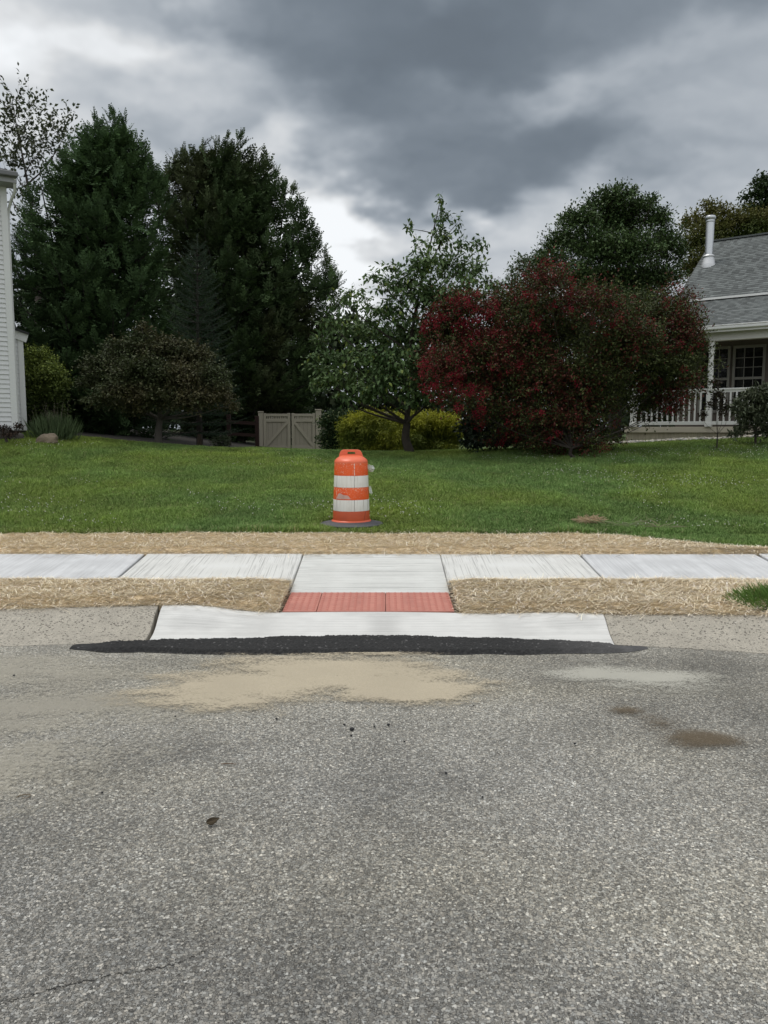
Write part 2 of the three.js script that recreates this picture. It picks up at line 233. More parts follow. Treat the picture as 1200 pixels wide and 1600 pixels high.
{
  const walk = setting('sidewalk', 'new pale concrete sidewalk running across between two straw strips');
  const edges = [-6.4, -4.45, -2.685, -0.925, 0.62, 2.215, 4.2, 6.1];
  edges[3] = null; edges[4] = null;
  const rampL = D => -0.9, rampR = D => 0.625;
  const joints = [[-6.4, -4.57], [-4.54, -2.712], [-2.66, null], [null, 2.19], [2.222, 4.17], [4.23, 6.2]];
  joints.forEach(([a, b], i) => mesh('concrete_slab', slabGeo(12, 6, (u, v) => { const D = lerp(7.48, 8.57 + 0.01 * (i % 2), v), l = a ?? rampR(D) + 0.02, r = b ?? rampL(D) - 0.022, x = lerp(l, r, u); return V(x, walkY(D) + 0.004 * (i % 3), -D); }), i === 2 || i === 3 ? mWalk2 : mWalk, walk));
  const ramp = setting('kerb_ramp', 'concrete ramp slab with red tactile panels leading down to the kerb');
  mesh('concrete_slab', slabGeo(8, 8, (u, v) => { const D = lerp(7.275, 8.575, v), x = lerp(rampL(D), rampR(D), u); return V(x, lerp(0.058, 0.221, v) + 0.006 * Math.sin(v * Math.PI) * -1, -D); }), mRamp, ramp, 'pale ramp slab with broom lines running crosswise');
  const redMap = tex(512, 512, (x, y) => { const n = fbm(x / 60, y / 60, 1, 4), f = h3(x, y, 2), d = n * 0.35 + 0.75 + 0.12 * (f - 0.5); return [0.46 * d + 0.03 * n, (0.175 + 0.03 * n) * d, (0.135 + 0.02 * n) * d]; });
  const mRed = std(0xffffff, 0.7, { map: redMap }), mDome = std([0.46, 0.17, 0.13], 0.65);
  let f0 = 0; [[0, 0.2, 5], [0.2, 0.6, 10], [0.6, 1, 10]].forEach(([a, b, n]) => {
    const P = (u, v, y = 0) => { const D = lerp(6.62, 7.265, v), l = rampL(D) + 0.004, r = rampR(D) - 0.004, x = lerp(l, r, u); return V(x, lerp(0.031, 0.06, v) + y, -D); };
    const panel = mesh('tactile_panel', slabGeo(4, 4, (u, v) => P(lerp(a + 0.0035, b - 0.0035, u), v), 0.05, 0.004), mRed, ramp);
    const domes = []; for (let j = 0; j < 10; j++) for (let i = 0; i < n; i++) { const p = P(lerp(a, b, (i + 0.5) / n), (j + 0.5) / 10); const g = new THREE.CylinderGeometry(0.009, 0.0155, 0.009, 9, 1); g.translate(p.x, p.y + 0.004, p.z); domes.push(g); }
    mesh('truncated_dome', domes, mDome, panel).userData.kind = 'stuff';
  });
  // kerb: rolled profile lofted along the street
  const kerb = setting('kerb', 'rolled concrete kerb along the street, new white section between old ones');
  const kp = (x, v) => { const a = kerbFront(x), w = kerbWidth(x), lift = kerbH(x), D = a + w * v; return V(x + 0.0, lift * sstep(0.28, 0.95, v) + 0.012 * v * (1 - sstep(0.2, 0.6, v)) + 0.006, -D); };
  const skewL = v => -1.81 - 0.11 * v, skewR = v => 1.735 + 0.115 * v;
  mesh('kerb_section', slabGeo(40, 14, (u, v) => kp(lerp(skewL(v) + 0.022, skewR(v) - 0.008, u), v), 0.15, 0.006), mKerb, kerb, 'new white section of kerb in front of the ramp');
  mesh('kerb_section', slabGeo(30, 14, (u, v) => kp(lerp(-7, skewL(v) - 0.022, u), v), 0.15, 0.006), mOld, kerb, 'old weathered kerb left of the white section');
  mesh('kerb_section', slabGeo(30, 14, (u, v) => kp(lerp(skewR(v) + 0.008, 7, u), v), 0.15, 0.006), mOld, kerb, 'old pebbled kerb right of the white section');
}

// ---------------------------------------------------------------- straw mulch
const strawMap = tex(1024, 1024, (x, y) => { const a = vn(x / 5, y / 1.6, 1), c = vn((x + y) / 4, (y - x * 0.5) / 1.7, 5), e = vn((x - y) / 4, (y + x * 0.6) / 1.7, 9), f = h3(x, y, 3), m = Math.max(a, c, e); const v = clamp(0.1 + 0.9 * sstep(0.45, 0.95, m) + 0.25 * (f - 0.5) + 0.2 * (fbm(x / 90, y / 90, 2, 3) - 0.5)); return [0.7 * v + 0.34, 0.585 * v + 0.27, 0.41 * v + 0.18]; });
const mStraw = std(0xffffff, 0.95, { map: rep(strawMap, 1.6, 1.6) });
const straws = [], kp0 = (x, D) => { const v = clamp((D - kerbFront(x)) / kerbWidth(x)); return kerbH(x) * sstep(0.28, 0.95, v) + 0.018; };
function straw(label, x0, x1, lo, hi, yLo, yHi, seed, dens) {
  const R = rng(seed), N = (x) => 0.035 * (fbm(x * 2.2, seed, 3, 3) - 0.5);
  const top = (x, v) => { const a = lo(x) + N(x), b = hi(x) + N(x + 40) * 0.5, D = lerp(a, b, v), e = Math.min(v, 1 - v, (x - x0) / (b - a + 0.2), (x1 - x) / (b - a + 0.2)); return V(x, lerp(yLo(x), yHi(x), v) + 0.045 * sstep(0, 0.13, e) * (0.75 + 0.7 * fbm(x * 3, D * 3, seed, 3)) + 0.02 * (fbm(x * 13, D * 13, seed + 4, 4, 0.6) - 0.5) - 0.01, -D); };
  const o = setting('straw_mulch', label, 'stuff');
  mesh('straw_bed', slabGeo(Math.round((x1 - x0) * 22), 26, (u, v) => top(lerp(x0, x1, u), v), 0.06, 0.01), mStraw, o);
  const area = (x1 - x0) * (hi((x0 + x1) / 2) - lo((x0 + x1) / 2)), n = Math.round(area * dens), q = new THREE.Object3D(), c = new THREE.Color();
  const parts = straws.map(g => { const im = new THREE.InstancedMesh(g, mStrawBit, Math.ceil(n / straws.length)); im.name = 'straw'; im.userData.kind = 'stuff'; o.add(im); return im; });
  parts.forEach(im => { for (let k = 0; k < im.count; k++) {
    let v = R(); const out = R() < 0.02; if (R() < 0.12) v = R() < 0.5 ? -0.03 + R() * 0.08 : 0.98 + R() * 0.035;
    const x = lerp(x0 - 0.02, x1 + 0.02, R()), p = top(clamp(x, x0, x1), clamp(v, -0.035, 1.02)); q.position.set(x, p.y + R() * R() * 0.022 + (v < 0.03 ? -0.015 * R() : 0), p.z); if (out) { const dz = R() * R() * 0.22, far = R() < 0.5; const D2 = far ? hi(x) + dz : lo(x) - dz; q.position.z = -D2; q.position.y = (seed === 3 ? (far ? landY(x, D2) + 0.03 : walkY(D2) + 0.004) : far ? walkY(D2) + 0.012 : kp0(x, D2)) + 0.006; }
    q.rotation.set((R() - 0.5) * 0.5, (R() + R() + R() - 1.5) * 1.5, (R() - 0.5) * 0.4); q.scale.setScalar(0.55 + R() * 0.7); q.updateMatrix(); im.setMatrixAt(k, q.matrix);
    const t = R(), w = 0.65 + 0.6 * R(); c.setRGB(Math.min(0.92, lerp(0.82, 1.0, t) * w), Math.min(0.85, lerp(0.69, 0.89, t) * w), lerp(0.49, 0.7, t) * w); im.setColorAt(k, c);
  } });
}
const mStrawBit = std(0xffffff, 0.8);
for (let s = 0; s < 4; s++) {        // a bent stalk of dry grass, 10 cm
  const R = rng(90 + s), P = [], I = [], n = 4, b1 = (R() - 0.5) * 0.05, b2 = R() * 0.02; for (let i = 0; i <= n; i++) { const t = i / n, w = 0.0022 * (1 - 0.4 * t); P.push(-0.06 + 0.12 * t, b2 * t * t, b1 * t * (1 - t) * 2 - w, -0.06 + 0.12 * t, b2 * t * t + 0.001, b1 * t * (1 - t) * 2 + w); if (i < n) { const a = i * 2; I.push(a, a + 1, a + 2, a + 1, a + 3, a + 2); } }
  const g = new THREE.BufferGeometry(); g.setAttribute('position', new THREE.Float32BufferAttribute(P, 3)); g.setIndex(I); g.computeVertexNormals(); straws.push(g);
}
const upperEdge = x => 9.95 - 0.05 * fbm(x * 3, 2, 2, 3) - 1.15 * sstep(2.6, 4.35, x) - 0.03 * Math.sin(x * 1.3);
straw('band of tan straw between the lawn and the sidewalk', -6.5, 4.4, x => 8.6, upperEdge, x => 0.222, x => 0.25 - 0.03 * sstep(2.6, 4.3, x), 3, 6500);
straw('tan straw patch between old kerb and sidewalk left of the ramp', -6.5, -0.945, x => kerbFront(x) + kerbWidth(x) + 0.02, x => 7.5, x => kerbH(x) + 0.022, x => 0.125, 5, 8500);
straw('tan straw patch between old kerb and sidewalk right of the ramp', 0.68, 6, x => kerbFront(x) + kerbWidth(x) + 0.02, x => 7.5, x => kerbH(x) + 0.022, x => 0.125, 7, 8500);

// ---------------------------------------------------------------- grass
function tuftGeo(seed, n, h, spread) {
  const R = rng(seed), P = [], I = []; for (let k = 0; k < n; k++) {
    const a = R() * 6.28, r = R() * spread, l = h * (0.55 + 0.6 * R()), lean = 0.25 + R() * 0.7, w = 0.0024 + R() * 0.0016, bx = Math.cos(a) * r, bz = Math.sin(a) * r, d = R() * 6.28, dx = Math.cos(d), dz = Math.sin(d), o = P.length / 3;
    for (const [t, s] of [[0, 1], [0.55, 0.8], [1, 0]]) { const x = bx + dx * l * lean * t * t, y = l * t * (1 - 0.25 * lean * t), z = bz + dz * l * lean * t * t; if (s) P.push(x - dz * w * s, y, z + dx * w * s, x + dz * w * s, y, z - dx * w * s); else P.push(x, y, z); }
    I.push(o, o + 1, o + 2, o + 1, o + 3, o + 2, o + 2, o + 3, o + 4);
  }
  const g = new THREE.BufferGeometry(); g.setAttribute('position', new THREE.Float32BufferAttribute(P, 3)); g.setIndex(I); g.computeVertexNormals(); return g;
}
{
  const R = rng(17), q = new THREE.Object3D(), c = new THREE.Color(), m = new THREE.MeshPhysicalMaterial({ color: 0xffffff, roughness: 0.7, specularIntensity: 0.3 }), kinds = 4, total = 380000, per = total / kinds;
  const grass = setting('grass', 'short green lawn grass sprinkled with white clover', 'stuff');
  const lawnEdge = x => x < 4.4 ? upperEdge(x) - 0.03 : 8.75;
  for (let k = 0; k < kinds; k++) {
    const im = new THREE.InstancedMesh(tuftGeo(40 + k, 8, 0.062, 0.03), m, per); im.name = 'grass_blade'; im.userData.kind = 'stuff'; grass.add(im);
    for (let i = 0; i < per; i++) {
      let D, x; do { D = 8.8 + 15.5 * Math.pow(R(), 1.15); x = (R() * 2 - 1) * (0.53 * D + 0.7); } while (D < lawnEdge(x) + 0.02 * R() || Math.hypot(x + 0.448, D - 10.6) < 0.43 || (D > 20.6 + 0.6 * fbm(x * 2, 4, 1, 2) && x < -4.2));
      const edge = sstep(0.5, 0, D - lawnEdge(x)), p = onLand(x, D), n = fbm(x * 0.55, D * 0.4, 2, 4), n2 = fbm(x * 2.1 + 8, D * 1.6, 4, 3);
      q.position.set(x, p.y - 0.006, p.z); q.rotation.set(0, R() * 6.28, 0); const s = 0.8 + 0.5 * R() + edge * 0.55 * n2 + 0.5 * clamp(n2 - 0.5) ; q.scale.set(s * 1.1, s * (0.75 + 0.6 * n2), s * 1.1); q.updateMatrix(); im.setMatrixAt(i, q.matrix);
      const w = (0.75 + 0.55 * R()) * (0.8 + 0.6 * (n2 - 0.2)), yl = clamp((n - 0.35) * 2.2) * (0.6 + 0.4 * R()), dry = R() < 0.03 + 0.1 * edge ? 0.5 : 0;
      c.setRGB(lerp(lerp(0.15, 0.235, yl), 0.5, dry) * w, lerp(lerp(0.24, 0.3, yl), 0.41, dry) * w, lerp(lerp(0.07, 0.055, yl), 0.24, dry) * w); im.setColorAt(i, c);
    }
  }
  // clover heads: small tufts of white florets scattered in drifts
  const head = new THREE.IcosahedronGeometry(0.0075, 0), n = 1100, im = new THREE.InstancedMesh(head, std([0.55, 0.54, 0.46], 0.9), n); im.name = 'clover_flower'; im.userData.kind = 'stuff'; grass.add(im);
  for (let i = 0; i < n; i++) { let x, D; do { D = 10.2 + 9 * R(); x = (R() * 2 - 1) * 0.5 * D; } while (fbm(x * 0.5 + 3, D * 0.5, 6, 3) < 0.53 + 0.16 * R()); const p = onLand(x, D, 0.05 + 0.03 * R()); q.position.copy(p); q.rotation.set(R(), R(), R()); q.scale.setScalar(0.6 + 0.7 * R()); q.updateMatrix(); im.setMatrixAt(i, q.matrix); }
}
// ---------------------------------------------------------------- foliage
class Foliage {                       // many small leaf faces in one geometry
  constructor(n = 4096) { this.P = new Float32Array(n * 12); this.C = new Float32Array(n * 12); this.n = 0; }
  kite(bx, by, bz, tx, ty, tz, sx, sy, sz, r, g, b, mid = 0.45, lift = 0) {   // base, tip, half-width vector
    if ((this.n + 1) * 12 > this.P.length) { for (const k of ['P', 'C']) { const q = new Float32Array(this[k].length * 2); q.set(this[k]); this[k] = q; } }
    const o = this.n * 12, mx = bx + (tx - bx) * mid, my = by + (ty - by) * mid + lift, mz = bz + (tz - bz) * mid, P = this.P, C = this.C;
    P[o] = bx; P[o + 1] = by; P[o + 2] = bz; P[o + 3] = mx + sx; P[o + 4] = my + sy; P[o + 5] = mz + sz; P[o + 6] = tx; P[o + 7] = ty; P[o + 8] = tz; P[o + 9] = mx - sx; P[o + 10] = my - sy; P[o + 11] = mz - sz;
    for (let k = 0; k < 12; k += 3) { C[o + k] = r; C[o + k + 1] = g; C[o + k + 2] = b; }
    this.n++;
  }
  build(name, mat, parent, label) {
    const g = new THREE.BufferGeometry(), I = new Uint32Array(this.n * 6); for (let k = 0; k < this.n; k++) I.set([k * 4, k * 4 + 1, k * 4 + 2, k * 4, k * 4 + 2, k * 4 + 3], k * 6);
    g.setAttribute('position', new THREE.BufferAttribute(this.P.slice(0, this.n * 12), 3)); g.setAttribute('color', new THREE.BufferAttribute(this.C.slice(0, this.n * 12), 3)); g.setIndex(new THREE.BufferAttribute(I, 1));
    if (parent) g.translate(-parent.position.x, -parent.position.y, -parent.position.z);
    g.computeVertexNormals(); return mesh(name, g, mat, parent, label);
  }
}
const leafMat = (t = 0.3, rough = 0.6) => new THREE.MeshPhysicalMaterial({ color: 0xffffff, vertexColors: true, roughness: rough, transmission: t, thickness: 0, specularIntensity: 0.22, side: THREE.DoubleSide });
const mLeaf = leafMat(0.3), mNeedle = new THREE.MeshPhysicalMaterial({ color: 0xffffff, vertexColors: true, roughness: 0.75, specularIntensity: 0.2, side: THREE.DoubleSide });
const bark = (c) => std(c, 0.95, { bumpMap: oldBump, bumpScale: 0.01 });
const mBark = bark([0.075, 0.06, 0.048]), mBarkGrey = bark([0.13, 0.115, 0.1]), mBarkDark = bark([0.04, 0.032, 0.026]);
const dirOf = R => { const z = R() * 2 - 1, a = R() * 6.2832, s = Math.sqrt(1 - z * z); return V(Math.cos(a) * s, z, Math.sin(a) * s); };
const perp = (d, R) => { const v = dirOf(R).cross(d); return v.lengthSq() < 1e-6 ? V(1, 0, 0) : v.normalize(); };
// clumps are [px, py, rx, ry, dz]: where in the crown a bough ends, in 1200 x 1600 pixels at the tree's distance
function clumpsAt(list, D, R, spread) { return list.map(([px, py, rx, ry, dz]) => { const d = D + (dz ?? (R() * 2 - 1) * spread), c = at(px, py, d), s = d / F; return { c, rx: rx * s, ry: ry * s, rz: (rx + ry) * 0.5 * s, px, py }; }); }
function leafy(fo, clumps, R, o) {
  for (const k of clumps) {
    const n = Math.round(k.rx * k.ry * o.twigs);
    for (let i = 0; i < n; i++) {
      const d = dirOf(R); if (R() < 0.5 && d.y < -0.3) d.y *= -0.6; const r0 = 0.05 + 0.6 * R(), r1 = r0 + (o.reach ?? 0.4) * (0.5 + R());
      const S = V(k.c.x + d.x * k.rx * r0, k.c.y + d.y * k.ry * r0, k.c.z + d.z * k.rz * r0);
      const w = (o.up ?? 0.2), E = V(k.c.x + d.x * k.rx * r1, k.c.y + d.y * k.ry * r1 + w * k.ry * R() * 0.5, k.c.z + d.z * k.rz * r1);
      const ax = E.clone().sub(S), len = ax.length(); ax.normalize();
      if (o.twigW) { const s = perp(ax, R).multiplyScalar(o.twigW); fo.kite(S.x, S.y, S.z, E.x, E.y, E.z, s.x, s.y, s.z, 0.05, 0.038, 0.028, 0.1); }
      const m = Math.max(2, Math.round(len / o.gap));
      for (let j = 0; j < m; j++) {
        const t = (j + 0.3 + 0.7 * R()) / m, p = S.clone().lerp(E, t), q = ax.clone().multiplyScalar(o.along ?? 0.6).add(dirOf(R).multiplyScalar(0.9)); q.y -= o.droop ?? 0.2; q.normalize();
        const l = o.len * (0.7 + 0.6 * R()), side = q.clone().cross(V(0.3 * (R() - 0.5), 1, 0.3 * (R() - 0.5))).normalize().multiplyScalar(o.wid * l);
        if (o.twist) side.applyAxisAngle(q, (R() - 0.5) * o.twist);
        const c = o.colour(R, p, t, k);
        p.addScaledVector(dirOf(R), o.jit ?? 0.02);
        fo.kite(p.x, p.y, p.z, p.x + q.x * l, p.y + q.y * l, p.z + q.z * l, side.x, side.y, side.z, c[0], c[1], c[2], 0.42, l * 0.06);
      }
    }
  }
}
const mix3 = (a, b, t, w = 1) => [lerp(a[0], b[0], t) * w, lerp(a[1], b[1], t) * w, lerp(a[2], b[2], t) * w];
function trunkGeo(base, fork, clumps, R, r0, boughs, wob = 0.15, leader = true) {   // trunk and boughs reaching into the clumps, in the tree's own axes
  const L = [], f = fork.clone().sub(base), m = f.clone().multiplyScalar(0.5).add(V((R() - 0.5) * wob, 0, (R() - 0.5) * wob));
  L.push(limb([V(0, -0.15, 0), V(0, 0.05, 0), m, f], r0 * 1.25, r0 * 0.8, 10, 9));
  let hi = clumps[0]; for (const k of clumps) if (k.c.y > hi.c.y) hi = k; let top = null;
  if (leader) { let sx = 0, sz = 0; for (const k of clumps) { sx += k.c.x; sz += k.c.z; } top = V(hi.c.x, hi.c.y, lerp(sz / clumps.length, hi.c.z, 0.7)).sub(base); L.push(limb([f.clone().lerp(m, 0.1), f.clone().lerp(top, 0.4).add(V((R() - 0.5) * wob * 3, 0, 0)), top], r0 * 0.72, r0 * 0.07, 14, 7)); }
  const order = clumps.slice().sort(() => R() - 0.5);
  for (const k of order.slice(0, boughs)) {
    const e = k.c.clone().sub(base); let st = f.clone().lerp(m, 0.08), w = r0 * (0.36 + 0.15 * R());
    if (top) { const h = Math.hypot(e.x - f.x, e.z - f.z), t = clamp((e.y - 0.75 * h - f.y) / (top.y - f.y), 0, 0.85); st = f.clone().lerp(top, t); w = r0 * (0.42 * (1 - t) + 0.06) * (0.7 + 0.4 * R()); }
    const d = e.distanceTo(st), q = st.clone().lerp(e, 0.5).add(V((R() - 0.5) * wob * 2, -0.07 * d + R() * 0.1, (R() - 0.5) * wob * 2)); L.push(limb([st, q, e], w, r0 * 0.05, 9, 6));
  }
  return L;
}
function broadleaf(name, label, category, D, basePx, list, o) {
  const R = rng(o.seed), D0 = o.baseD ?? D, b0 = at(basePx, 700, D0), base = onLand(b0.x, D0, -0.03), tr = thing(name, label, category, base, 0, o.group), cl = clumpsAt(list, D, R, o.spread ?? 0.6), fo = new Foliage(60000);
  if (o.fork !== null) mesh('trunk', trunkGeo(base, o.fork ? at(o.fork[0], o.fork[1], D0) : base.clone().add(V(0, 0.4, 0)), cl, R, o.trunk ?? 0.07, o.boughs ?? 12, o.wob, o.leader ?? true), o.bark ?? mBark, tr);
  leafy(fo, cl, R, o); fo.build(o.part ?? 'crown', o.mat ?? mLeaf, tr); return { tr, cl, R };
}

// conifer sprays: flat feathery fans, stamped over the ends of the boughs
function sprayProto(seed, pairs, wid, curl) {
  const R = rng(seed), L = []; let y = 0;
  L.push([0, 0, 0, 0, 1, 0, wid * 0.5, 0, 0]);
  for (let i = 0; i < pairs; i++) {
    const t = (i + 0.5) / pairs; const l = 0.36 * (1 - t * 0.75) * (0.7 + 0.5 * R());
    for (const s of [-1, 1]) { const a = 0.75 + 0.3 * R(), z = curl * (R() - 0.5), dx = Math.sin(a) * s * l, dy = Math.cos(a) * l; L.push([0, t, 0, dx, t + dy, z * l + 0.06 * l, -wid * Math.cos(a) * s, wid * Math.sin(a), z * wid]); if (l > 0.16) for (const q of [0.4, 0.7]) L.push([dx * q, t + dy * q, 0, dx * q + s * l * 0.16 * (R() < 0.5 ? 1 : 0.2), t + dy * q + l * 0.4, 0.1 * l * (R() - 0.5), wid * 0.7, 0, wid * (R() - 0.5)]); }
  }
  return L;
}
const sprays = [1, 2, 3, 4].map(s => sprayProto(s + 60, 6, 0.05, 0.7));
function stamp(fo, L, p, dir, up, s, col, bend) {
  const x = dir.clone().cross(up).normalize(), z = x.clone().cross(dir), f = (a, b, c) => { const yy = b, zz = c - bend * b * b; return [p.x + s * (x.x * a + dir.x * yy + z.x * zz), p.y + s * (x.y * a + dir.y * yy + z.y * zz), p.z + s * (x.z * a + dir.z * yy + z.z * zz)]; };
  for (const k of L) { const b = f(k[0], k[1], k[2]), t = f(k[3], k[4], k[5]), sx = s * (x.x * k[6] + dir.x * k[7] + z.x * k[8]), sy = s * (x.y * k[6] + dir.y * k[7] + z.y * k[8]), sz = s * (x.z * k[6] + dir.z * k[7] + z.z * k[8]), c = col(k[4]); fo.kite(...b, ...t, sx, sy, sz, c[0], c[1], c[2]); }
}
// a conifer from its outline: rows of [py, left px, right px] at distance D
function conifer(name, label, D, basePx, rows, o) {
  const R = rng(o.seed), b0 = at(basePx, 700, D), base = onLand(b0.x, D, -0.05), tr = thing(name, label, 'tree', base, 0, o.group), fo = new Foliage(220000);
  const prof = rows.map(([py, l, r]) => { const a = at(l, py, D), b = at(r, py, D); return [a.y, (a.x + b.x) / 2, (b.x - a.x) / 2]; }).reverse();   // low to high
  const look = y => { let i = 0; while (i < prof.length - 2 && y > prof[i + 1][0]) i++; const a = prof[i], b = prof[i + 1], t = clamp((y - a[0]) / (b[0] - a[0])); return [lerp(a[1], b[1], t), lerp(a[2], b[2], t)]; };
  const yMin = prof[0][0], yMax = prof[prof.length - 1][0];
  const leaders = o.leaders ?? [[(prof[prof.length - 1][1]), yMax]];
  mesh('trunk', leaders.map(([x, y], i) => limb([V(0, -0.1, 0), V((x - base.x) * 0.5, (y - base.y) * 0.45, (i % 2) * 0.3), V(x - base.x, y - base.y - 0.35, 0)], i ? 0.12 : 0.26, 0.015, 14, 8)), mBarkDark, tr);
  const wood = [];
  const put = (p, dir, s) => {
    const up = V((R() - 0.5), 1, (R() - 0.5)).cross(dir).cross(dir).negate().normalize(), w = 0.7 + 0.6 * R(), br = o.brown ? clamp((fbm(p.x * 0.9, p.y * 0.7, o.seed + 5, 3) - 0.5) * 4) * o.brown : 0, tone = R();
    stamp(fo, sprays[(R() * 4) | 0], p, dir, up, s, t => mix3(mix3(o.c0, o.c1, clamp(tone * 0.6 + t * 0.5)), [0.07, 0.045, 0.028], br, w), 0.3 * R());
  };
  const plume = (tip, axis, L, k = 1, slim = 1) => {        // one upswept bough with its own feathered outline
    const root = tip.clone().addScaledVector(axis, -L), n = Math.round(o.per * (0.5 + 0.4 * L) * k), bend = perp(axis, R).multiplyScalar(0.12 * L);
    wood.push(limb([root, root.clone().lerp(tip, 0.55).add(bend), tip].map(q => q.clone().sub(base)), 0.03, 0.006, 5, 4));
    for (let i = 0; i < n; i++) {
      const t = Math.pow(R(), 0.85), q = root.clone().lerp(tip, t).addScaledVector(bend, 4 * t * (1 - t) * 0.8), rad = perp(axis, R), rr = L * o.fat * slim * Math.pow(1 - t, 0.75) * (0.25 + 0.75 * R());
      q.addScaledVector(rad, rr); const d = axis.clone().multiplyScalar(0.75).addScaledVector(rad, 0.75 * (1 - 0.7 * t)).add(V(0, 0.1, 0)).add(dirOf(R).multiplyScalar(0.25)).normalize();
      put(q, d, o.size * (0.55 + 0.55 * R()) * (t > 0.8 ? 0.7 : 1));
    }
  };
  for (let i = 0; i < o.n; i++) {
    const y = yMin + 0.3 + (yMax - yMin - 0.9) * Math.pow(R(), 1.05), [cx, r] = look(y); if (R() > 0.2 + r / o.rMax) { i--; continue; }
    const a = i * 2.39996 + R() * 0.8, ca = Math.cos(a), sa = Math.sin(a), rr = r * (0.7 + 0.34 * R()), L = (o.long ?? 1) * (0.9 + 1.1 * R()) * (0.55 + 0.45 * Math.min(1, r / 2));
    const axis = V(ca * 0.62 + (o.lean ?? 0) + (R() - 0.5) * 0.25, (o.lift ?? 0.75) + (R() - 0.5) * 0.3 - 0.25 * sstep(yMin + 4, yMin, y), sa * 0.62 + (R() - 0.5) * 0.25).normalize();
    plume(V(cx + ca * rr, y + 0.2, -D + sa * rr * (o.deep ?? 0.8)), axis, L);
  }
  for (const [px, py, l] of o.tips) plume(at(px, py, D - 0.4 + 0.8 * R()), V((R() - 0.5) * 0.3 + (o.lean ?? 0), 1, (R() - 0.5) * 0.3).normalize(), (l ?? 1.5) * (o.long ?? 1) * 1.15, 1.1, 0.62);
  for (let i = 0; i < 3000; i++) { const y = yMin + (yMax - yMin - 0.8) * R(), [cx, r] = look(y), a = R() * 6.283, rr = r * (0.1 + 0.65 * R()); put(V(cx + Math.cos(a) * rr, y, -D + Math.sin(a) * rr * 0.8), dirOf(R).add(V(0, 0.4, 0)).normalize(), o.size * 1.2); }
  mesh('bough', wood, mBarkDark, tr).userData.kind = 'stuff';
  fo.build('crown', mNeedle, tr); return tr;
}

// ---------------------------------------------------------------- trees and shrubs
const G1 = [0.038, 0.066, 0.03], G2 = [0.075, 0.124, 0.048];
{
  const t1 = at(180, 181, 26), t2 = at(128, 205, 26), t3 = at(232, 262, 26), t4 = at(62, 268, 26);
  conifer('evergreen_tree', 'tall dark green evergreen nearest the white siding house with one main top', 26, 165,
    [[190, 176, 186], [212, 156, 200], [240, 122, 216], [270, 95, 238], [300, 66, 252], [360, 40, 262], [430, 18, 272], [520, 8, 276], [600, 8, 272], [690, 20, 262]],
    { seed: 3, n: 165, per: 30, fat: 0.34, rMax: 2.9, size: 0.62, lift: 0.75, lean: -0.06, c0: G1, c1: G2, tips: [[178, 180, 1.6], [195, 190], [160, 192], [150, 186, 1.2], [208, 214], [135, 205], [228, 232, 1.2], [112, 222], [238, 262, 1], [95, 240], [75, 268], [245, 268, 1.2], [55, 300], [40, 330], [28, 375]], leaders: [[t1.x, t1.y], [t2.x, t2.y], [t3.x, t3.y], [t4.x, t4.y]] });
  const u1 = at(368, 216, 33), u2 = at(285, 236, 33), u3 = at(330, 226, 33), u4 = at(405, 238, 33);
  conifer('evergreen_tree', 'tall dark evergreen with browned inner branches behind the vinyl gate', 33, 375,
    [[225, 352, 378], [242, 320, 400], [265, 270, 415], [310, 258, 440], [350, 252, 470], [400, 250, 500], [440, 248, 522], [500, 252, 528], [600, 262, 514], [640, 265, 490], [655, 268, 415], [692, 275, 402]],
    { seed: 8, n: 205, per: 27, fat: 0.34, rMax: 3.6, size: 0.76, lift: 0.65, long: 1.22, lean: 0.2, c0: [0.039, 0.062, 0.029], c1: [0.076, 0.116, 0.046], brown: 0.4, tips: [[355, 214, 1.6], [375, 216, 1.5], [340, 222], [318, 226, 1.4], [285, 238, 1.5], [272, 246], [300, 240], [400, 238, 1.5], [415, 246], [432, 268], [445, 292, 1.2], [458, 296, 1], [470, 318, 1.2], [478, 340, 1], [486, 352, 1.2], [508, 400, 1.4], [522, 425, 1.4], [528, 432, 1.2], [500, 382, 1], [262, 268]], leaders: [[u1.x, u1.y], [u2.x, u2.y], [u3.x, u3.y], [u4.x, u4.y]] });
}
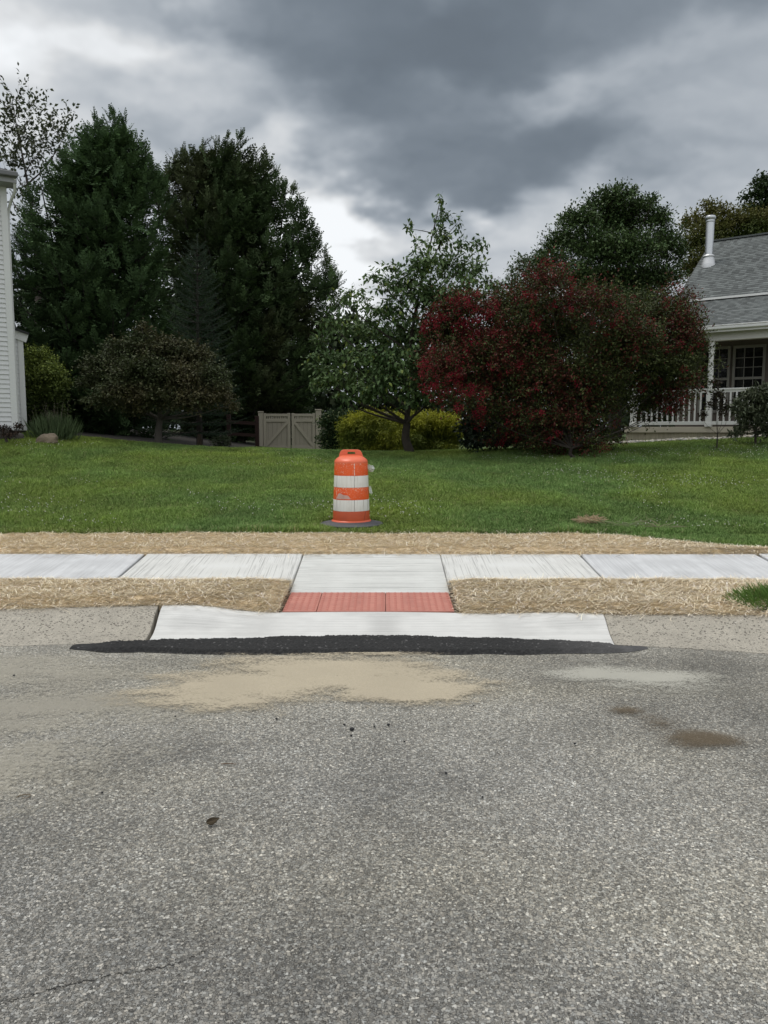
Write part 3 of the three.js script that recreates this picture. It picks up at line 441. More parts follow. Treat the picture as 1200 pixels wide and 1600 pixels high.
{ // spruce: whorled boughs set with needles
  const D = 23, R = rng(31), base = onLand(at(312, 700, D).x, D, -0.05), tr = thing('spruce_tree', 'narrow young spruce with a bare leader between the two tall evergreens', 'tree', base), top = at(308, 366, D), H = top.y - base.y, fo = new Foliage(90000), wood = [];
  mesh('trunk', limb([V(0, -0.1, 0), V(0.02, H * 0.5, 0), V(top.x - base.x, H, 0)], 0.11, 0.008, 14, 7), mBarkDark, tr);
  for (let y = 0.5; y < H - 0.35; y += 0.16 + 0.12 * (1 - y / H)) {
    const f = 1 - y / H, len = 0.12 + 1.55 * Math.pow(f, 0.8), n = 5 + Math.round(5 * f), a0 = R() * 6.28;
    for (let i = 0; i < n; i++) {
      const a = a0 + i / n * 6.283 + (R() - 0.5) * 0.4, l = len * (0.75 + 0.35 * R()), ca = Math.cos(a), sa = Math.sin(a), rise = 0.45 - 0.75 * f, S = base.clone().add(V(top.x * 0 + (top.x - base.x) * y / H, y, 0)), P = t => V(S.x + ca * l * t, S.y + rise * l * t + 0.28 * l * t * t, S.z + sa * l * t);
      wood.push(limb([V(0, 0, 0).add(P(0)).sub(base), P(0.5).sub(base), P(1).sub(base)], 0.014, 0.004, 4, 4));
      const needles = (Q, dir, L) => { const m = Math.round(L / 0.016); for (let k = 0; k < m; k++) { const t = k / m, p = Q.clone().addScaledVector(dir, L * t), q = dirOf(R).multiplyScalar(0.8).add(dir.clone().multiplyScalar(0.7)).add(V(0, 0.35, 0)).normalize(), nl = 0.03 + 0.02 * R(), s = perp(q, R).multiplyScalar(0.0055), w = 0.7 + 0.6 * R(); fo.kite(p.x, p.y, p.z, p.x + q.x * nl, p.y + q.y * nl, p.z + q.z * nl, s.x, s.y, s.z, 0.034 * w, 0.055 * w, 0.034 * w); } };
      for (let t = 0.18; t < 1; t += 0.13) { const Q = P(t), tan = P(Math.min(1, t + 0.05)).sub(Q).normalize(); for (const s of [-1, 1]) { const d = tan.clone().multiplyScalar(0.7).add(V(-sa * s * 0.8, -0.12, ca * s * 0.8)).normalize(); needles(Q, d, l * 0.42 * (1.05 - t) + 0.07); } }
      for (let t = 0.3; t < 1; t += 0.2) needles(P(t), P(t + 0.05).sub(P(t)).normalize(), l * 0.2);
    }
  }
  const lead = P => 0; for (let k = 0; k < 160; k++) { const p = top.clone().add(V(0, -0.5 * R(), 0)), d = dirOf(R).multiplyScalar(0.8).add(V(0, 0.6, 0)).normalize(), s = perp(d, R).multiplyScalar(0.005); fo.kite(p.x, p.y, p.z, p.x + d.x * 0.05, p.y + d.y * 0.05, p.z + d.z * 0.05, s.x, s.y, s.z, 0.05, 0.075, 0.055); }
  mesh('bough', wood, mBarkDark, tr).userData.kind = 'stuff'; fo.build('crown', mNeedle, tr);
}
broadleaf('deciduous_tree', 'airy tree with small leaves behind the evergreen at far left', 'tree', 36, 60,
  [[25, 185, 34, 28], [50, 180, 30, 26], [75, 205, 32, 26], [30, 225, 40, 30], [65, 235, 38, 30], [100, 215, 16, 34], [20, 265, 34, 28], [55, 270, 36, 30], [20, 160, 14, 10], [112, 190, 6, 14], [5, 200, 30, 30], [15, 300, 25, 30]],
  { seed: 12, trunk: 0.16, fork: [60, 420], twigs: 24, reach: 1.3, up: 0.9, gap: 0.11, len: 0.2, wid: 0.26, droop: 0.1, along: 0.6, jit: 0.05, twist: 3, twigW: 0.008, spread: 1.2, boughs: 14, colour: (R) => mix3([0.035, 0.05, 0.025], [0.09, 0.1, 0.05], R(), 0.7 + 0.6 * R()) });
broadleaf('ornamental_maple', 'low spreading brownish maple in front of the dark evergreens', 'tree', 21, 248,
  [[225, 523, 22, 14, 0], [200, 548, 40, 22], [245, 545, 48, 24], [295, 560, 42, 26], [165, 572, 38, 22], [220, 580, 50, 28, -0.8], [275, 590, 48, 28, -0.8], [325, 590, 36, 26], [150, 600, 26, 16], [190, 612, 42, 24, -1], [335, 622, 32, 18], [245, 620, 50, 24, -1], [300, 625, 45, 22, -1], [360, 632, 14, 8], [140, 582, 16, 10], [215, 640, 28, 14, -0.6], [185, 630, 30, 14], [132, 600, 18, 12], [150, 628, 26, 14], [222, 512, 12, 10, 0], [175, 548, 20, 12], [345, 605, 22, 16], [365, 640, 14, 8]],
  { seed: 14, trunk: 0.1, fork: [250, 655], bark: mBarkGrey, twigs: 1980, reach: 0.5, up: 0.1, gap: 0.055, len: 0.075, wid: 0.3, droop: 0.25, jit: 0.03, twist: 1.6, twigW: 0.003, spread: 0.9, boughs: 14, colour: (R, p) => { const n = fbm(p.x * 1.2, p.y * 1.6, 2, 3), t = clamp((n - 0.4) * 3 + (R() - 0.5) * 0.7); return mix3([0.062, 0.078, 0.032], [0.095, 0.084, 0.04], t, 0.65 + 0.6 * R()); } });
broadleaf('dogwood_tree', 'open green tree with drooping pointed leaves standing on the lawn in the middle', 'tree', 20, 640,
  [[688, 312, 6, 16, 0], [692, 340, 14, 18, 0], [640, 358, 8, 14, 0], [715, 348, 8, 16, 0], [655, 385, 14, 18], [690, 375, 22, 24], [722, 385, 14, 18], [748, 388, 14, 20], [665, 420, 36, 26], [705, 420, 36, 28], [745, 425, 22, 24], [610, 420, 16, 14], [585, 435, 20, 16], [625, 450, 34, 28], [560, 465, 20, 18], [670, 470, 46, 34], [720, 470, 42, 34], [768, 450, 20, 18], [600, 490, 40, 28], [530, 470, 20, 18], [515, 505, 20, 18], [556, 520, 34, 26], [500, 530, 18, 14], [630, 530, 50, 36], [690, 530, 50, 40], [580, 565, 46, 30, -0.9], [520, 560, 36, 18, -0.4], [640, 580, 50, 32, -1.2], [700, 585, 40, 34, -1.1], [535, 595, 40, 22, -0.8], [500, 605, 20, 16, -0.3], [590, 605, 46, 24, -1.2], [660, 618, 46, 22, -1.2], [505, 578, 22, 14, -0.2], [560, 622, 34, 16, -0.9], [780, 480, 24, 30, 0.8], [480, 570, 10, 8, 0]],
  { seed: 15, trunk: 0.115, fork: [636, 662], bark: mBark, twigs: 490, reach: 0.62, up: 0.35, gap: 0.075, len: 0.135, wid: 0.24, droop: 0.75, along: 0.35, jit: 0.03, twist: 1.4, twigW: 0.004, spread: 1.0, boughs: 30, colour: (R, p) => { const n = fbm(p.x * 1.4, p.y * 1.4, 7, 3), t = clamp(R() * 0.8 + (n - 0.5) * 1.4); return R() < 0.05 ? [0.2, 0.25, 0.06] : mix3([0.065, 0.115, 0.04], [0.15, 0.215, 0.085], t, 0.75 + 0.5 * R()); } });
{
  const list = [[700, 512, 40, 40], [690, 585, 36, 45], [665, 575, 14, 30], [735, 490, 46, 32], [760, 570, 55, 55], [725, 630, 40, 28], [795, 490, 44, 40], [810, 530, 50, 50], [855, 448, 42, 36], [870, 530, 60, 55], [840, 610, 65, 55], [930, 482, 48, 38], [960, 560, 60, 60], [915, 640, 62, 50], [1000, 500, 45, 38], [1045, 482, 40, 32], [1072, 520, 28, 42], [1040, 580, 55, 48], [1015, 635, 42, 32], [1078, 600, 26, 34], [880, 685, 46, 26], [1122, 572, 18, 9, -0.2], [785, 650, 50, 30], [950, 685, 28, 20], [820, 670, 50, 28], [1055, 640, 18, 22], [905, 700, 28, 14], [760, 540, 40, 40], [830, 570, 60, 40], [900, 590, 60, 40], [985, 530, 50, 40], [720, 550, 40, 36], [860, 660, 60, 30], [930, 610, 60, 40], [1060, 540, 40, 46], [1030, 610, 50, 40], [1085, 560, 22, 40], [1000, 570, 50, 46], [1045, 500, 40, 30], [745, 600, 40, 30], [790, 610, 40, 30], [820, 488, 40, 30], [850, 490, 40, 34], [895, 480, 40, 30], [870, 700, 40, 16], [925, 695, 34, 18], [840, 690, 34, 18], [900, 670, 50, 24], [780, 690, 30, 14]];
  const redness = (p, k) => clamp(0.38 + 0.6 * sstep(830, 690, k.px) + 0.5 * sstep(500, 455, k.py) + (fbm(p.x * 1.3, p.y * 1.3, 3, 3) - 0.52) * 1.8);
  const { tr, cl, R } = broadleaf('crape_myrtle', 'broad reddish shrub with crimson blossom standing before the white porch', 'shrub', 18.6, 898, list,
    { seed: 16, leader: false, trunk: 0.045, fork: [893, 700], baseD: 18, bark: mBark, twigs: 1075, reach: 0.68, up: 0.55, gap: 0.055, len: 0.062, wid: 0.28, droop: 0.1, jit: 0.035, twist: 2, twigW: 0.003, spread: 0.9, boughs: 24, colour: (R, p, t, k) => { const r = redness(p, k); return R() < r * 0.75 ? mix3([0.09, 0.034, 0.022], [0.16, 0.036, 0.03], R(), 0.6 + 0.7 * R()) : mix3([0.045, 0.065, 0.022], [0.1, 0.115, 0.036], R(), 0.6 + 0.7 * R()); } });
  const fl = new Foliage(20000);        // crepe-like crimson panicles at the ends of the twigs
  for (const k of cl) { const n = Math.round(k.rx * k.ry * 105 * (0.12 + 1.2 * sstep(850, 690, k.px) + 0.5 * sstep(510, 450, k.py))); for (let i = 0; i < n; i++) { const d = dirOf(R); if (d.z < -0.3) d.z *= -1; const c = V(k.c.x + d.x * k.rx * 0.95, k.c.y + d.y * k.ry * 0.95, k.c.z + d.z * k.rz * 0.95), s = 0.05 + 0.07 * R(), w0 = 0.6 + 0.7 * R(); if (fbm(c.x * 1.6, c.y * 1.6, c.z, 2) < 0.42) continue; const m = 16 + Math.round(s * 260); for (let j = 0; j < m; j++) { const q = dirOf(R), p = c.clone().addScaledVector(q, s * Math.sqrt(R())), l = 0.02 + 0.016 * R(), e = perp(q, R).multiplyScalar(0.4 * l), w = w0 * (0.7 + 0.6 * R()); p.y += s * 0.4 * R(); fl.kite(p.x, p.y, p.z, p.x + q.x * l, p.y + q.y * l, p.z + q.z * l, e.x, e.y, e.z, 0.27 * w, 0.016 * w, 0.034 * w, 0.6, 0.006); } } }
  fl.build('blossom', leafMat(0.35, 0.8), tr, 'crimson flower clusters');
}
broadleaf('holly_tree', 'rounded dense dark green tree behind the crimson shrub', 'tree', 30, 960,
  [[965, 312, 34, 24], [940, 325, 36, 28], [1000, 328, 34, 26], [905, 350, 38, 30], [960, 355, 50, 40], [1025, 350, 30, 30], [880, 385, 38, 32], [930, 400, 50, 44], [990, 400, 50, 44], [1040, 390, 30, 40], [1062, 400, 14, 26], [860, 415, 32, 26], [900, 440, 50, 36], [960, 450, 60, 40], [1020, 445, 50, 40], [985, 480, 60, 30], [880, 345, 12, 14], [845, 400, 14, 14], [990, 300, 10, 12], [965, 295, 8, 8], [1020, 315, 10, 14]],
  { seed: 18, trunk: 0.22, fork: [962, 500], bark: mBarkDark, twigs: 715, reach: 0.42, up: 0.4, gap: 0.075, len: 0.105, wid: 0.3, droop: -0.15, jit: 0.05, twist: 2, twigW: 0.006, spread: 1.4, boughs: 18, mat: leafMat(0.15, 0.4), colour: (R) => mix3([0.05, 0.088, 0.034], [0.105, 0.155, 0.055], R(), 0.65 + 0.6 * R()) });
broadleaf('young_tree', 'small light green tree peeping out left of the dark rounded tree', 'tree', 37, 826,
  [[825, 408, 22, 12], [810, 425, 20, 16], [840, 425, 30, 22], [800, 450, 14, 18], [830, 455, 34, 24]],
  { seed: 19, trunk: 0.08, fork: [826, 520], twigs: 450, reach: 0.6, gap: 0.1, len: 0.13, wid: 0.26, droop: 0.3, jit: 0.05, twist: 2, spread: 0.8, boughs: 5, colour: (R) => mix3([0.07, 0.105, 0.05], [0.12, 0.155, 0.075], R(), 0.7 + 0.6 * R()) });
broadleaf('olive_tree', 'yellowish green bushy tree rising behind the grey shingled roof', 'tree', 42, 1130,
  [[1082, 352, 22, 22], [1120, 335, 26, 20], [1085, 385, 26, 26], [1110, 365, 34, 28], [1150, 350, 34, 24], [1185, 352, 34, 26], [1150, 380, 40, 26], [1200, 380, 40, 30], [1105, 320, 12, 10], [1085, 420, 26, 26], [1215, 345, 34, 26], [1118, 400, 34, 26]],
  { seed: 20, trunk: 0.22, fork: [1130, 480], twigs: 455, reach: 0.5, gap: 0.1, len: 0.15, wid: 0.28, droop: 0, jit: 0.06, twist: 2, spread: 1.4, boughs: 8, colour: (R, p) => { const t = clamp((fbm(p.x * 0.7, p.y * 0.7, 4, 3) - 0.42) * 4); return mix3(mix3([0.085, 0.115, 0.035], [0.13, 0.16, 0.05], R()), [0.15, 0.12, 0.035], t * 0.55, 0.7 + 0.6 * R()); } });
broadleaf('dark_tree', 'dark green treetop at the right edge above the grey roof', 'tree', 52, 1195,
  [[1188, 285, 20, 14], [1175, 310, 20, 16], [1200, 300, 24, 20], [1195, 330, 34, 22], [1225, 320, 34, 36], [1168, 325, 10, 8], [1230, 360, 40, 30]],
  { seed: 21, trunk: 0.25, fork: [1200, 430], twigs: 300, reach: 0.45, gap: 0.12, len: 0.19, wid: 0.3, droop: 0, jit: 0.06, twist: 2, spread: 1.2, boughs: 7, colour: (R) => mix3([0.03, 0.052, 0.02], [0.055, 0.085, 0.03], R(), 0.7 + 0.6 * R()) });
const shrub = (label, D, px, list, o) => broadleaf('shrub', label, 'shrub', D, px, list, { fork: undefined, leader: false, trunk: 0.03, boughs: 9, part: 'foliage', gap: 0.05, jit: 0.03, twist: 2, reach: 0.45, spread: 0.45, ...o });
shrub('loose yellow green shrub beside the white siding house', 22.5, 72, [[65, 562, 24, 22], [48, 555, 10, 16], [78, 590, 30, 28], [90, 615, 20, 24], [62, 625, 30, 32], [88, 648, 22, 20], [50, 590, 16, 30], [60, 655, 26, 22], [105, 600, 10, 6]],
  { seed: 22, twigs: 2280, len: 0.07, wid: 0.32, colour: (R, p) => mix3([0.045, 0.075, 0.022], [0.27, 0.33, 0.07], clamp(sstep(2.2, 3.6, p.y) * 0.95 * R() + 0.25 * R()), 0.7 + 0.6 * R()) });
shrub('dark green shrub with pale edged leaves in front of the gate', 23, 528, [[515, 662, 20, 20], [540, 655, 28, 16], [512, 688, 18, 18], [535, 682, 26, 22], [528, 700, 26, 10], [560, 650, 16, 10]],
  { seed: 23, twigs: 4200, len: 0.075, wid: 0.3, colour: (R) => R() < 0.16 ? mix3([0.12, 0.16, 0.06], [0.2, 0.22, 0.1], R()) : mix3([0.03, 0.06, 0.024], [0.055, 0.09, 0.035], R(), 0.7 + 0.6 * R()) });
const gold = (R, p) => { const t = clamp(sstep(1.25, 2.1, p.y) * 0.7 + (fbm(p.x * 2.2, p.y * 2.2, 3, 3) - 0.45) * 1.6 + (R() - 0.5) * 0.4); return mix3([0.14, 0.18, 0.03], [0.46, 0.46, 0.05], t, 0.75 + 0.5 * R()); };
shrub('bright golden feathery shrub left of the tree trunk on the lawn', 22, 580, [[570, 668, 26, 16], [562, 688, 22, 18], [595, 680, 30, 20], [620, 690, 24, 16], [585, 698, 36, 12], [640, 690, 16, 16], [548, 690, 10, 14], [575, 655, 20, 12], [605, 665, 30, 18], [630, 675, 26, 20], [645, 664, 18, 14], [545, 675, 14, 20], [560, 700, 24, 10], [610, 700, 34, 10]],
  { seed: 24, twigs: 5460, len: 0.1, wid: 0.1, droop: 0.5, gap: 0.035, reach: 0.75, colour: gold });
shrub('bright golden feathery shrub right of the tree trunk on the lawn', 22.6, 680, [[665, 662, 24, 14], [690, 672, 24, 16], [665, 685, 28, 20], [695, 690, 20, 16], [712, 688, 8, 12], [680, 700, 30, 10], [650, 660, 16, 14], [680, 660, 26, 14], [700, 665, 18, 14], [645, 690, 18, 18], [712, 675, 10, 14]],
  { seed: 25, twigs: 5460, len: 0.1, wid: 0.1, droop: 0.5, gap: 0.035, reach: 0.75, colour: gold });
shrub('dark big leaved shrub under the crimson shrub beside the golden shrub', 20.2, 765, [[735, 672, 22, 20], [765, 662, 30, 20], [800, 668, 30, 26], [740, 694, 22, 12], [775, 690, 30, 16], [815, 690, 24, 14], [755, 640, 26, 16], [850, 680, 26, 22]],
  { seed: 26, twigs: 2160, len: 0.13, wid: 0.22, gap: 0.06, droop: 0.2, mat: leafMat(0.1, 0.35), colour: (R) => mix3([0.022, 0.036, 0.022], [0.05, 0.068, 0.045], R(), 0.7 + 0.6 * R()) });
shrub('grey green leafy shrub in front of the porch at the right edge', 19, 1180, [[1172, 625, 24, 16], [1155, 640, 16, 14], [1190, 620, 20, 20], [1180, 650, 28, 22], [1160, 668, 14, 14], [1200, 650, 26, 26], [1148, 680, 8, 10], [1210, 620, 20, 22], [1198, 676, 18, 12]],
  { seed: 27, twigs: 2700, len: 0.12, wid: 0.17, gap: 0.06, mat: leafMat(0.2, 0.5), colour: (R) => mix3([0.055, 0.07, 0.04], [0.11, 0.125, 0.075], R(), 0.7 + 0.6 * R()) });
shrub('thin purplish sapling with a bare stem before the porch railing', 18.9, 1120, [[1122, 618, 12, 12, 0], [1118, 600, 10, 8, 0], [1130, 640, 9, 14, 0], [1112, 634, 10, 8, 0], [1098, 650, 8, 8, 0]],
  { seed: 28, twigs: 2880, len: 0.07, wid: 0.28, trunk: 0.018, colour: (R) => mix3([0.05, 0.03, 0.025], [0.07, 0.07, 0.035], R(), 0.6 + 0.6 * R()) });
shrub('small low shrub under the maple near the dark fence', 22.2, 345, [[340, 690, 14, 8], [352, 688, 10, 9], [346, 695, 16, 6]],
  { seed: 29, twigs: 3640, len: 0.06, wid: 0.25, colour: (R) => mix3([0.04, 0.06, 0.03], [0.07, 0.09, 0.045], R(), 0.6 + 0.6 * R()) });
shrub('low dark red leaved ground plant at the foot of the white house', 18.4, 12, [[6, 672, 10, 7], [20, 676, 10, 6], [30, 668, 7, 8], [12, 680, 12, 4]],
  { seed: 30, twigs: 7560, len: 0.05, wid: 0.3, colour: (R) => mix3([0.035, 0.03, 0.024], [0.08, 0.05, 0.035], R(), 0.6 + 0.7 * R()) });
{ // spiky perennial beside the rock
  const R = rng(33), base = onLand(at(85, 690, 19.5).x, 19.5, -0.02), t = thing('lavender_plant', 'spiky grey green perennial with upright flower stalks behind the tan rock', 'plant', base), fo = new Foliage(4000), sp = new Foliage(600);
  for (let i = 0; i < 1500; i++) { const x = (R() + R() - 1) * 0.62, z = (R() - 0.5) * 0.5, l = (0.18 + 0.4 * R()) * (1 - 0.5 * Math.abs(x)), p = base.clone().add(V(x, 0, z)), d = V(x * 0.9 + (R() - 0.5) * 0.5, 1, (R() - 0.5) * 0.6).normalize(), s = perp(d, R).multiplyScalar(0.009), w = 0.7 + 0.6 * R(); p.y = landY(p.x, -p.z) + 0.25 * R(); fo.kite(p.x, p.y, p.z, p.x + d.x * l, p.y + d.y * l, p.z + d.z * l, s.x, s.y, s.z, 0.07 * w, 0.1 * w, 0.045 * w); }
  for (let i = 0; i < 34; i++) { const x = (R() + R() - 1) * 0.6, p = base.clone().add(V(x, 0.3, (R() - 0.5) * 0.4)), h = 0.35 + 0.4 * R(), d = V(x * 0.5 + (R() - 0.5) * 0.3, 1, 0).normalize(), s = perp(d, R).multiplyScalar(0.005); sp.kite(p.x, p.y, p.z, p.x + d.x * h, p.y + h, p.z, s.x, s.y, s.z, 0.13, 0.13, 0.09, 0.1); for (let j = 0; j < 14; j++) { const q = 0.5 + 0.5 * R(), a = dirOf(R), y = p.y + h * q; sp.kite(p.x + d.x * h * q, y, p.z, p.x + d.x * h * q + a.x * 0.03, y + 0.02, p.z + a.z * 0.03, 0.006, 0.004, 0.006, 0.2, 0.17, 0.14); } }
  fo.build('foliage', mNeedle, t); sp.build('flower_stalk', mNeedle, t);
}
{ // woods far behind, one dark mass of leaves
  const R = rng(41), fo = new Foliage(60000), list = [];
  for (let x = -44; x <= 44; x += 1.7) { const h = 5.6 + 2.2 * vn(x * 0.35, 3) + (x < -6 ? 3 : 0) - 1.6 * sstep(-1, 3, x) * sstep(9, 5, x); for (let y = 0.6; y < h; y += 1.5) list.push({ c: V(x + (R() - 0.5), y + landY(x, 46), -46 - R() * 4), rx: 1.6, ry: 1.3, rz: 1.6 }); }
  for (let x = -24; x <= -2; x += 1.4) for (const y of [0.3, 1.3, 2.4]) list.push({ c: V(x, y + landY(x, 38), -38 - R()), rx: 1.1, ry: 0.8, rz: 1 });
  leafy(fo, list, R, { twigs: 30, reach: 0.5, up: 0.2, gap: 0.16, len: 0.42, wid: 0.34, droop: 0.1, jit: 0.1, twist: 3, colour: (R) => mix3([0.022, 0.034, 0.018], [0.045, 0.06, 0.028], R(), 0.7 + 0.5 * R()) });
  const m = fo.build('treeline', mNeedle); m.userData = { label: 'dark wood far behind the fence and houses', category: 'trees', kind: 'stuff' };
}
// ---------------------------------------------------------------- traffic drum
{
  const D = 10.6, x0 = at(549, 812, D).x, base = onLand(x0, D, 0.012), t = thing('traffic_drum', 'orange and white striped plastic traffic drum with torn stripes standing on the lawn', 'traffic barrel', base);
  const rad = y => lerp(0.253, 0.226, clamp((y - 0.06) / 0.8));
  const lathe = (pts, seg = 72) => { const g = new THREE.LatheGeometry(pts.map(([r, y]) => new THREE.Vector2(r, y)), seg); g.rotateY(Math.PI); return g; };
  const line = (u, v, u0, w, sl = 0, s = 1) => sstep(w, w * 0.3, Math.abs(u - u0 - sl * (v - 0.5) - 0.006 * (fbm(v * 9 * s, u0 * 40, 2, 3) - 0.5)));
  const skin = (kind, seed) => tex(1024, 256, (i, j) => {
    const u = i / 1024, v = j / 256, f = h3(i >> 1, j >> 1, seed), n = fbm(u * 60, v * 10, seed, 4), g = fbm(u * 14, v * 3, seed + 3, 4), streak = fbm(u * 130, v * 1.5, seed + 9, 3);
    let c = kind === 'white' ? mix3([0.74, 0.72, 0.68], [0.6, 0.57, 0.52], clamp((streak - 0.45) * 3) * 0.6 + clamp((g - 0.5) * 2) * 0.4) : mix3([0.82, 0.105, 0.008], [0.68, 0.08, 0.008], g);
    if (kind === 'white') { const k = Math.max(line(u, v, 0.535, 0.0032), line(u, v, 0.352, 0.003, 0.008), line(u, v, 0.68, 0.0025, 0.01) * (seed > 4 ? 1 : 0)); c = mix3(c, [0.16, 0.12, 0.11], k * 0.9); if (n > 0.7 && v > 0.75) c = mix3(c, [0.2, 0.16, 0.14], 0.6); if (seed > 4) c = mix3(c, [0.3, 0.24, 0.2], clamp(line(u, v, 0.62, 0.003, 0.02) * sstep(0.2, 0.5, v) + line(u, v, 0.37, 0.002, -0.02)) * 0.8); }
    else if (kind === 'orange') { const sp = seed === 2 ? sstep(0.5, 1, v) : sstep(0.35, 1, v) * 0.8; if (fbm(u * 190, v * 44, seed, 2) > 0.78 - 0.24 * sp) c = mix3(c, [0.68, 0.6, 0.5], 0.75); c = mix3(c, [0.7, 0.66, 0.6], line(u, v, seed === 2 ? 0.537 : 0.352, seed === 2 ? 0.005 : 0.003) * (fbm(v * 20, 3, seed, 2) > 0.35 ? 0.85 : 0.2)); if (seed === 2) { const blot = Math.max(...[0.4, 0.53, 0.58].map(q => 1 - Math.hypot((u - q) / 0.024, (v - 0.9) / 0.13))); if (blot + (n - 0.5) * 1.2 > 0.2) c = mix3(c, [0.7, 0.66, 0.58], 0.8); } }
    else { c = mix3([0.55, 0.085, 0.022], [0.45, 0.068, 0.02], g); if (f > 0.985) c = mix3(c, [0.3, 0.05, 0.02], 0.7); c = mix3(c, [0.13, 0.025, 0.015], line(u, v, 0.635, 0.003, 0.045) * sstep(0.15, 0.25, v)); }
    return c;
  }, true, THREE.ClampToEdgeWrapping);
  mesh('body', lathe([[0.2, 0.05], [0.252, 0.05], [0.225, 0.86], [0.1, 0.9]]), std([0.62, 0.1, 0.03], 0.5), t);
  const ring = (name, y0, y1, map, rough, label) => mesh(name, lathe([[rad(y0) - 0.003, y0], [rad(y0) + 0.003, y0 + 0.003], [rad((y0 + y1) / 2) + 0.003, (y0 + y1) / 2], [rad(y1) + 0.003, y1 - 0.003], [rad(y1) - 0.003, y1]]), new THREE.MeshPhysicalMaterial({ map, roughness: rough, clearcoat: 0.1, clearcoatRoughness: 0.4 }), t, label);
  ring('stripe', 0.195, 0.352, skin('white', 5), 0.45, 'lower white reflective stripe with dark tears');
  ring('stripe', 0.355, 0.517, skin('orange', 3), 0.45, 'middle orange reflective stripe with a peeling flap');
  ring('stripe', 0.52, 0.68, skin('white', 4), 0.45, 'upper white reflective stripe with dark tears');
  ring('stripe', 0.683, 0.85, skin('orange', 2), 0.45, 'top orange reflective stripe scuffed white along its upper edge');
  ring('lower_band', 0.062, 0.192, skin('base', 1), 0.5);
  mesh('foot_flange', lathe([[0.25, 0.03], [0.272, 0.03], [0.278, 0.04], [0.274, 0.055], [0.254, 0.068]]), std([0.68, 0.12, 0.05], 0.4), t);
  const rows = [[0.848, 0.229, 0.229], [0.862, 0.231, 0.231], [0.884, 0.224, 0.222], [0.91, 0.2, 0.185], [0.935, 0.165, 0.12], [0.95, 0.14, 0.06], [0.953, 0.1, 0.02], [0.953, 0.0, 0.0]];
  const cap = grid(72, rows.length - 1, (u, v) => { const [y, a, b] = rows[Math.round(v * (rows.length - 1))], q = u * 6.28319; return V(Math.sin(q) * a, y, Math.cos(q) * b); });
  mesh('lid', cap, std([0.72, 0.14, 0.06], 0.4), t);
  const sh = new THREE.Shape(); sh.moveTo(-0.165, 0.9); sh.bezierCurveTo(-0.155, 0.955, -0.15, 1.018, -0.1, 1.022); sh.lineTo(0.09, 1.022); sh.bezierCurveTo(0.145, 1.018, 0.15, 0.955, 0.165, 0.9); sh.lineTo(-0.165, 0.9);
  const ho = new THREE.Path(); ho.moveTo(-0.05, 0.968); ho.lineTo(-0.045, 0.998); ho.lineTo(0.052, 0.998); ho.lineTo(0.06, 0.968); ho.lineTo(-0.05, 0.968); sh.holes.push(ho);
  const hg = new THREE.ExtrudeGeometry(sh, { depth: 0.028, bevelEnabled: true, bevelSize: 0.007, bevelThickness: 0.007, bevelSegments: 2, curveSegments: 10 }); hg.translate(0, 0, -0.014);
  mesh('handle', hg, std([0.74, 0.14, 0.06], 0.4), t);
  const tyreMap = tex(256, 256, (i, j) => { const n = fbm(i / 30, j / 30, 3, 4), f = h3(i, j, 5) > 0.96 ? 0.1 : 0, v = 0.055 + 0.05 * n + f; return [v, v, v * 1.05]; });
  mesh('rubber_base', lathe([[0.2, 0.0], [0.432, -0.01], [0.443, 0.004], [0.438, 0.016], [0.35, 0.034], [0.262, 0.05], [0.2, 0.05]], 48), std(0xffffff, 0.9, { map: tyreMap }), t);
  const onSkin = (dx, y, out = 0) => { const r = rad(y) + 0.006 + out, a = Math.asin(clamp(dx / r, -1, 1)); return V(Math.sin(a) * r, y, Math.cos(a) * r); };
  const flap = grid(8, 4, (u, v) => { const w = lerp(-0.195, 0.0, u), top = lerp(0.365, 0.44, Math.sin(Math.PI * Math.pow(u, 0.7)) ** 0.7) + 0.012 * Math.sin(u * 9); return onSkin(w, lerp(0.366, top, v), 0.028 * Math.sin(u * 3.1) * v + 0.004 * Math.sin(u * 14)); });
  mesh('torn_flap', flap, std([0.7, 0.45, 0.42], 0.4, { side: THREE.DoubleSide }), t, 'pale pink peeled flap of reflective sheeting');
  const film = new THREE.MeshPhysicalMaterial({ color: new THREE.Color().setRGB(0.75, 0.78, 0.75), roughness: 0.35, transmission: 0.55, thickness: 0, side: THREE.DoubleSide });
  mesh('plastic_film', grid(6, 6, (u, v) => { const a = v * 6.283, r = 0.047 * u; return V(0.278 + Math.cos(a) * r, 0.77 + Math.sin(a) * r * 1.1, 0.03 + 0.02 * Math.sin(a * 2 + u * 3)); }), film, t, 'clear peeled plastic film');
  mesh('plastic_film', grid(3, 5, (u, v) => V(0.235 + 0.012 * v + 0.05 * u * (1 - 0.5 * v) + 0.012 * (1 - v), 0.43 + 0.1 * v, 0.05 + 0.02 * Math.sin(u * 4 + v * 2))), film, t, 'clear peeled plastic film');
  const wisps = []; for (let k = 0; k < 4; k++) wisps.push(limb([V(0.228, 0.81 - k * 0.012, 0.05), V(0.255, 0.822 - k * 0.02, 0.05), V(0.275 + k * 0.006, 0.8 - k * 0.018, 0.04)], 0.004, 0.002, 5, 4));
  mesh('torn_strip', wisps, std([0.7, 0.7, 0.66], 0.5), t);
}

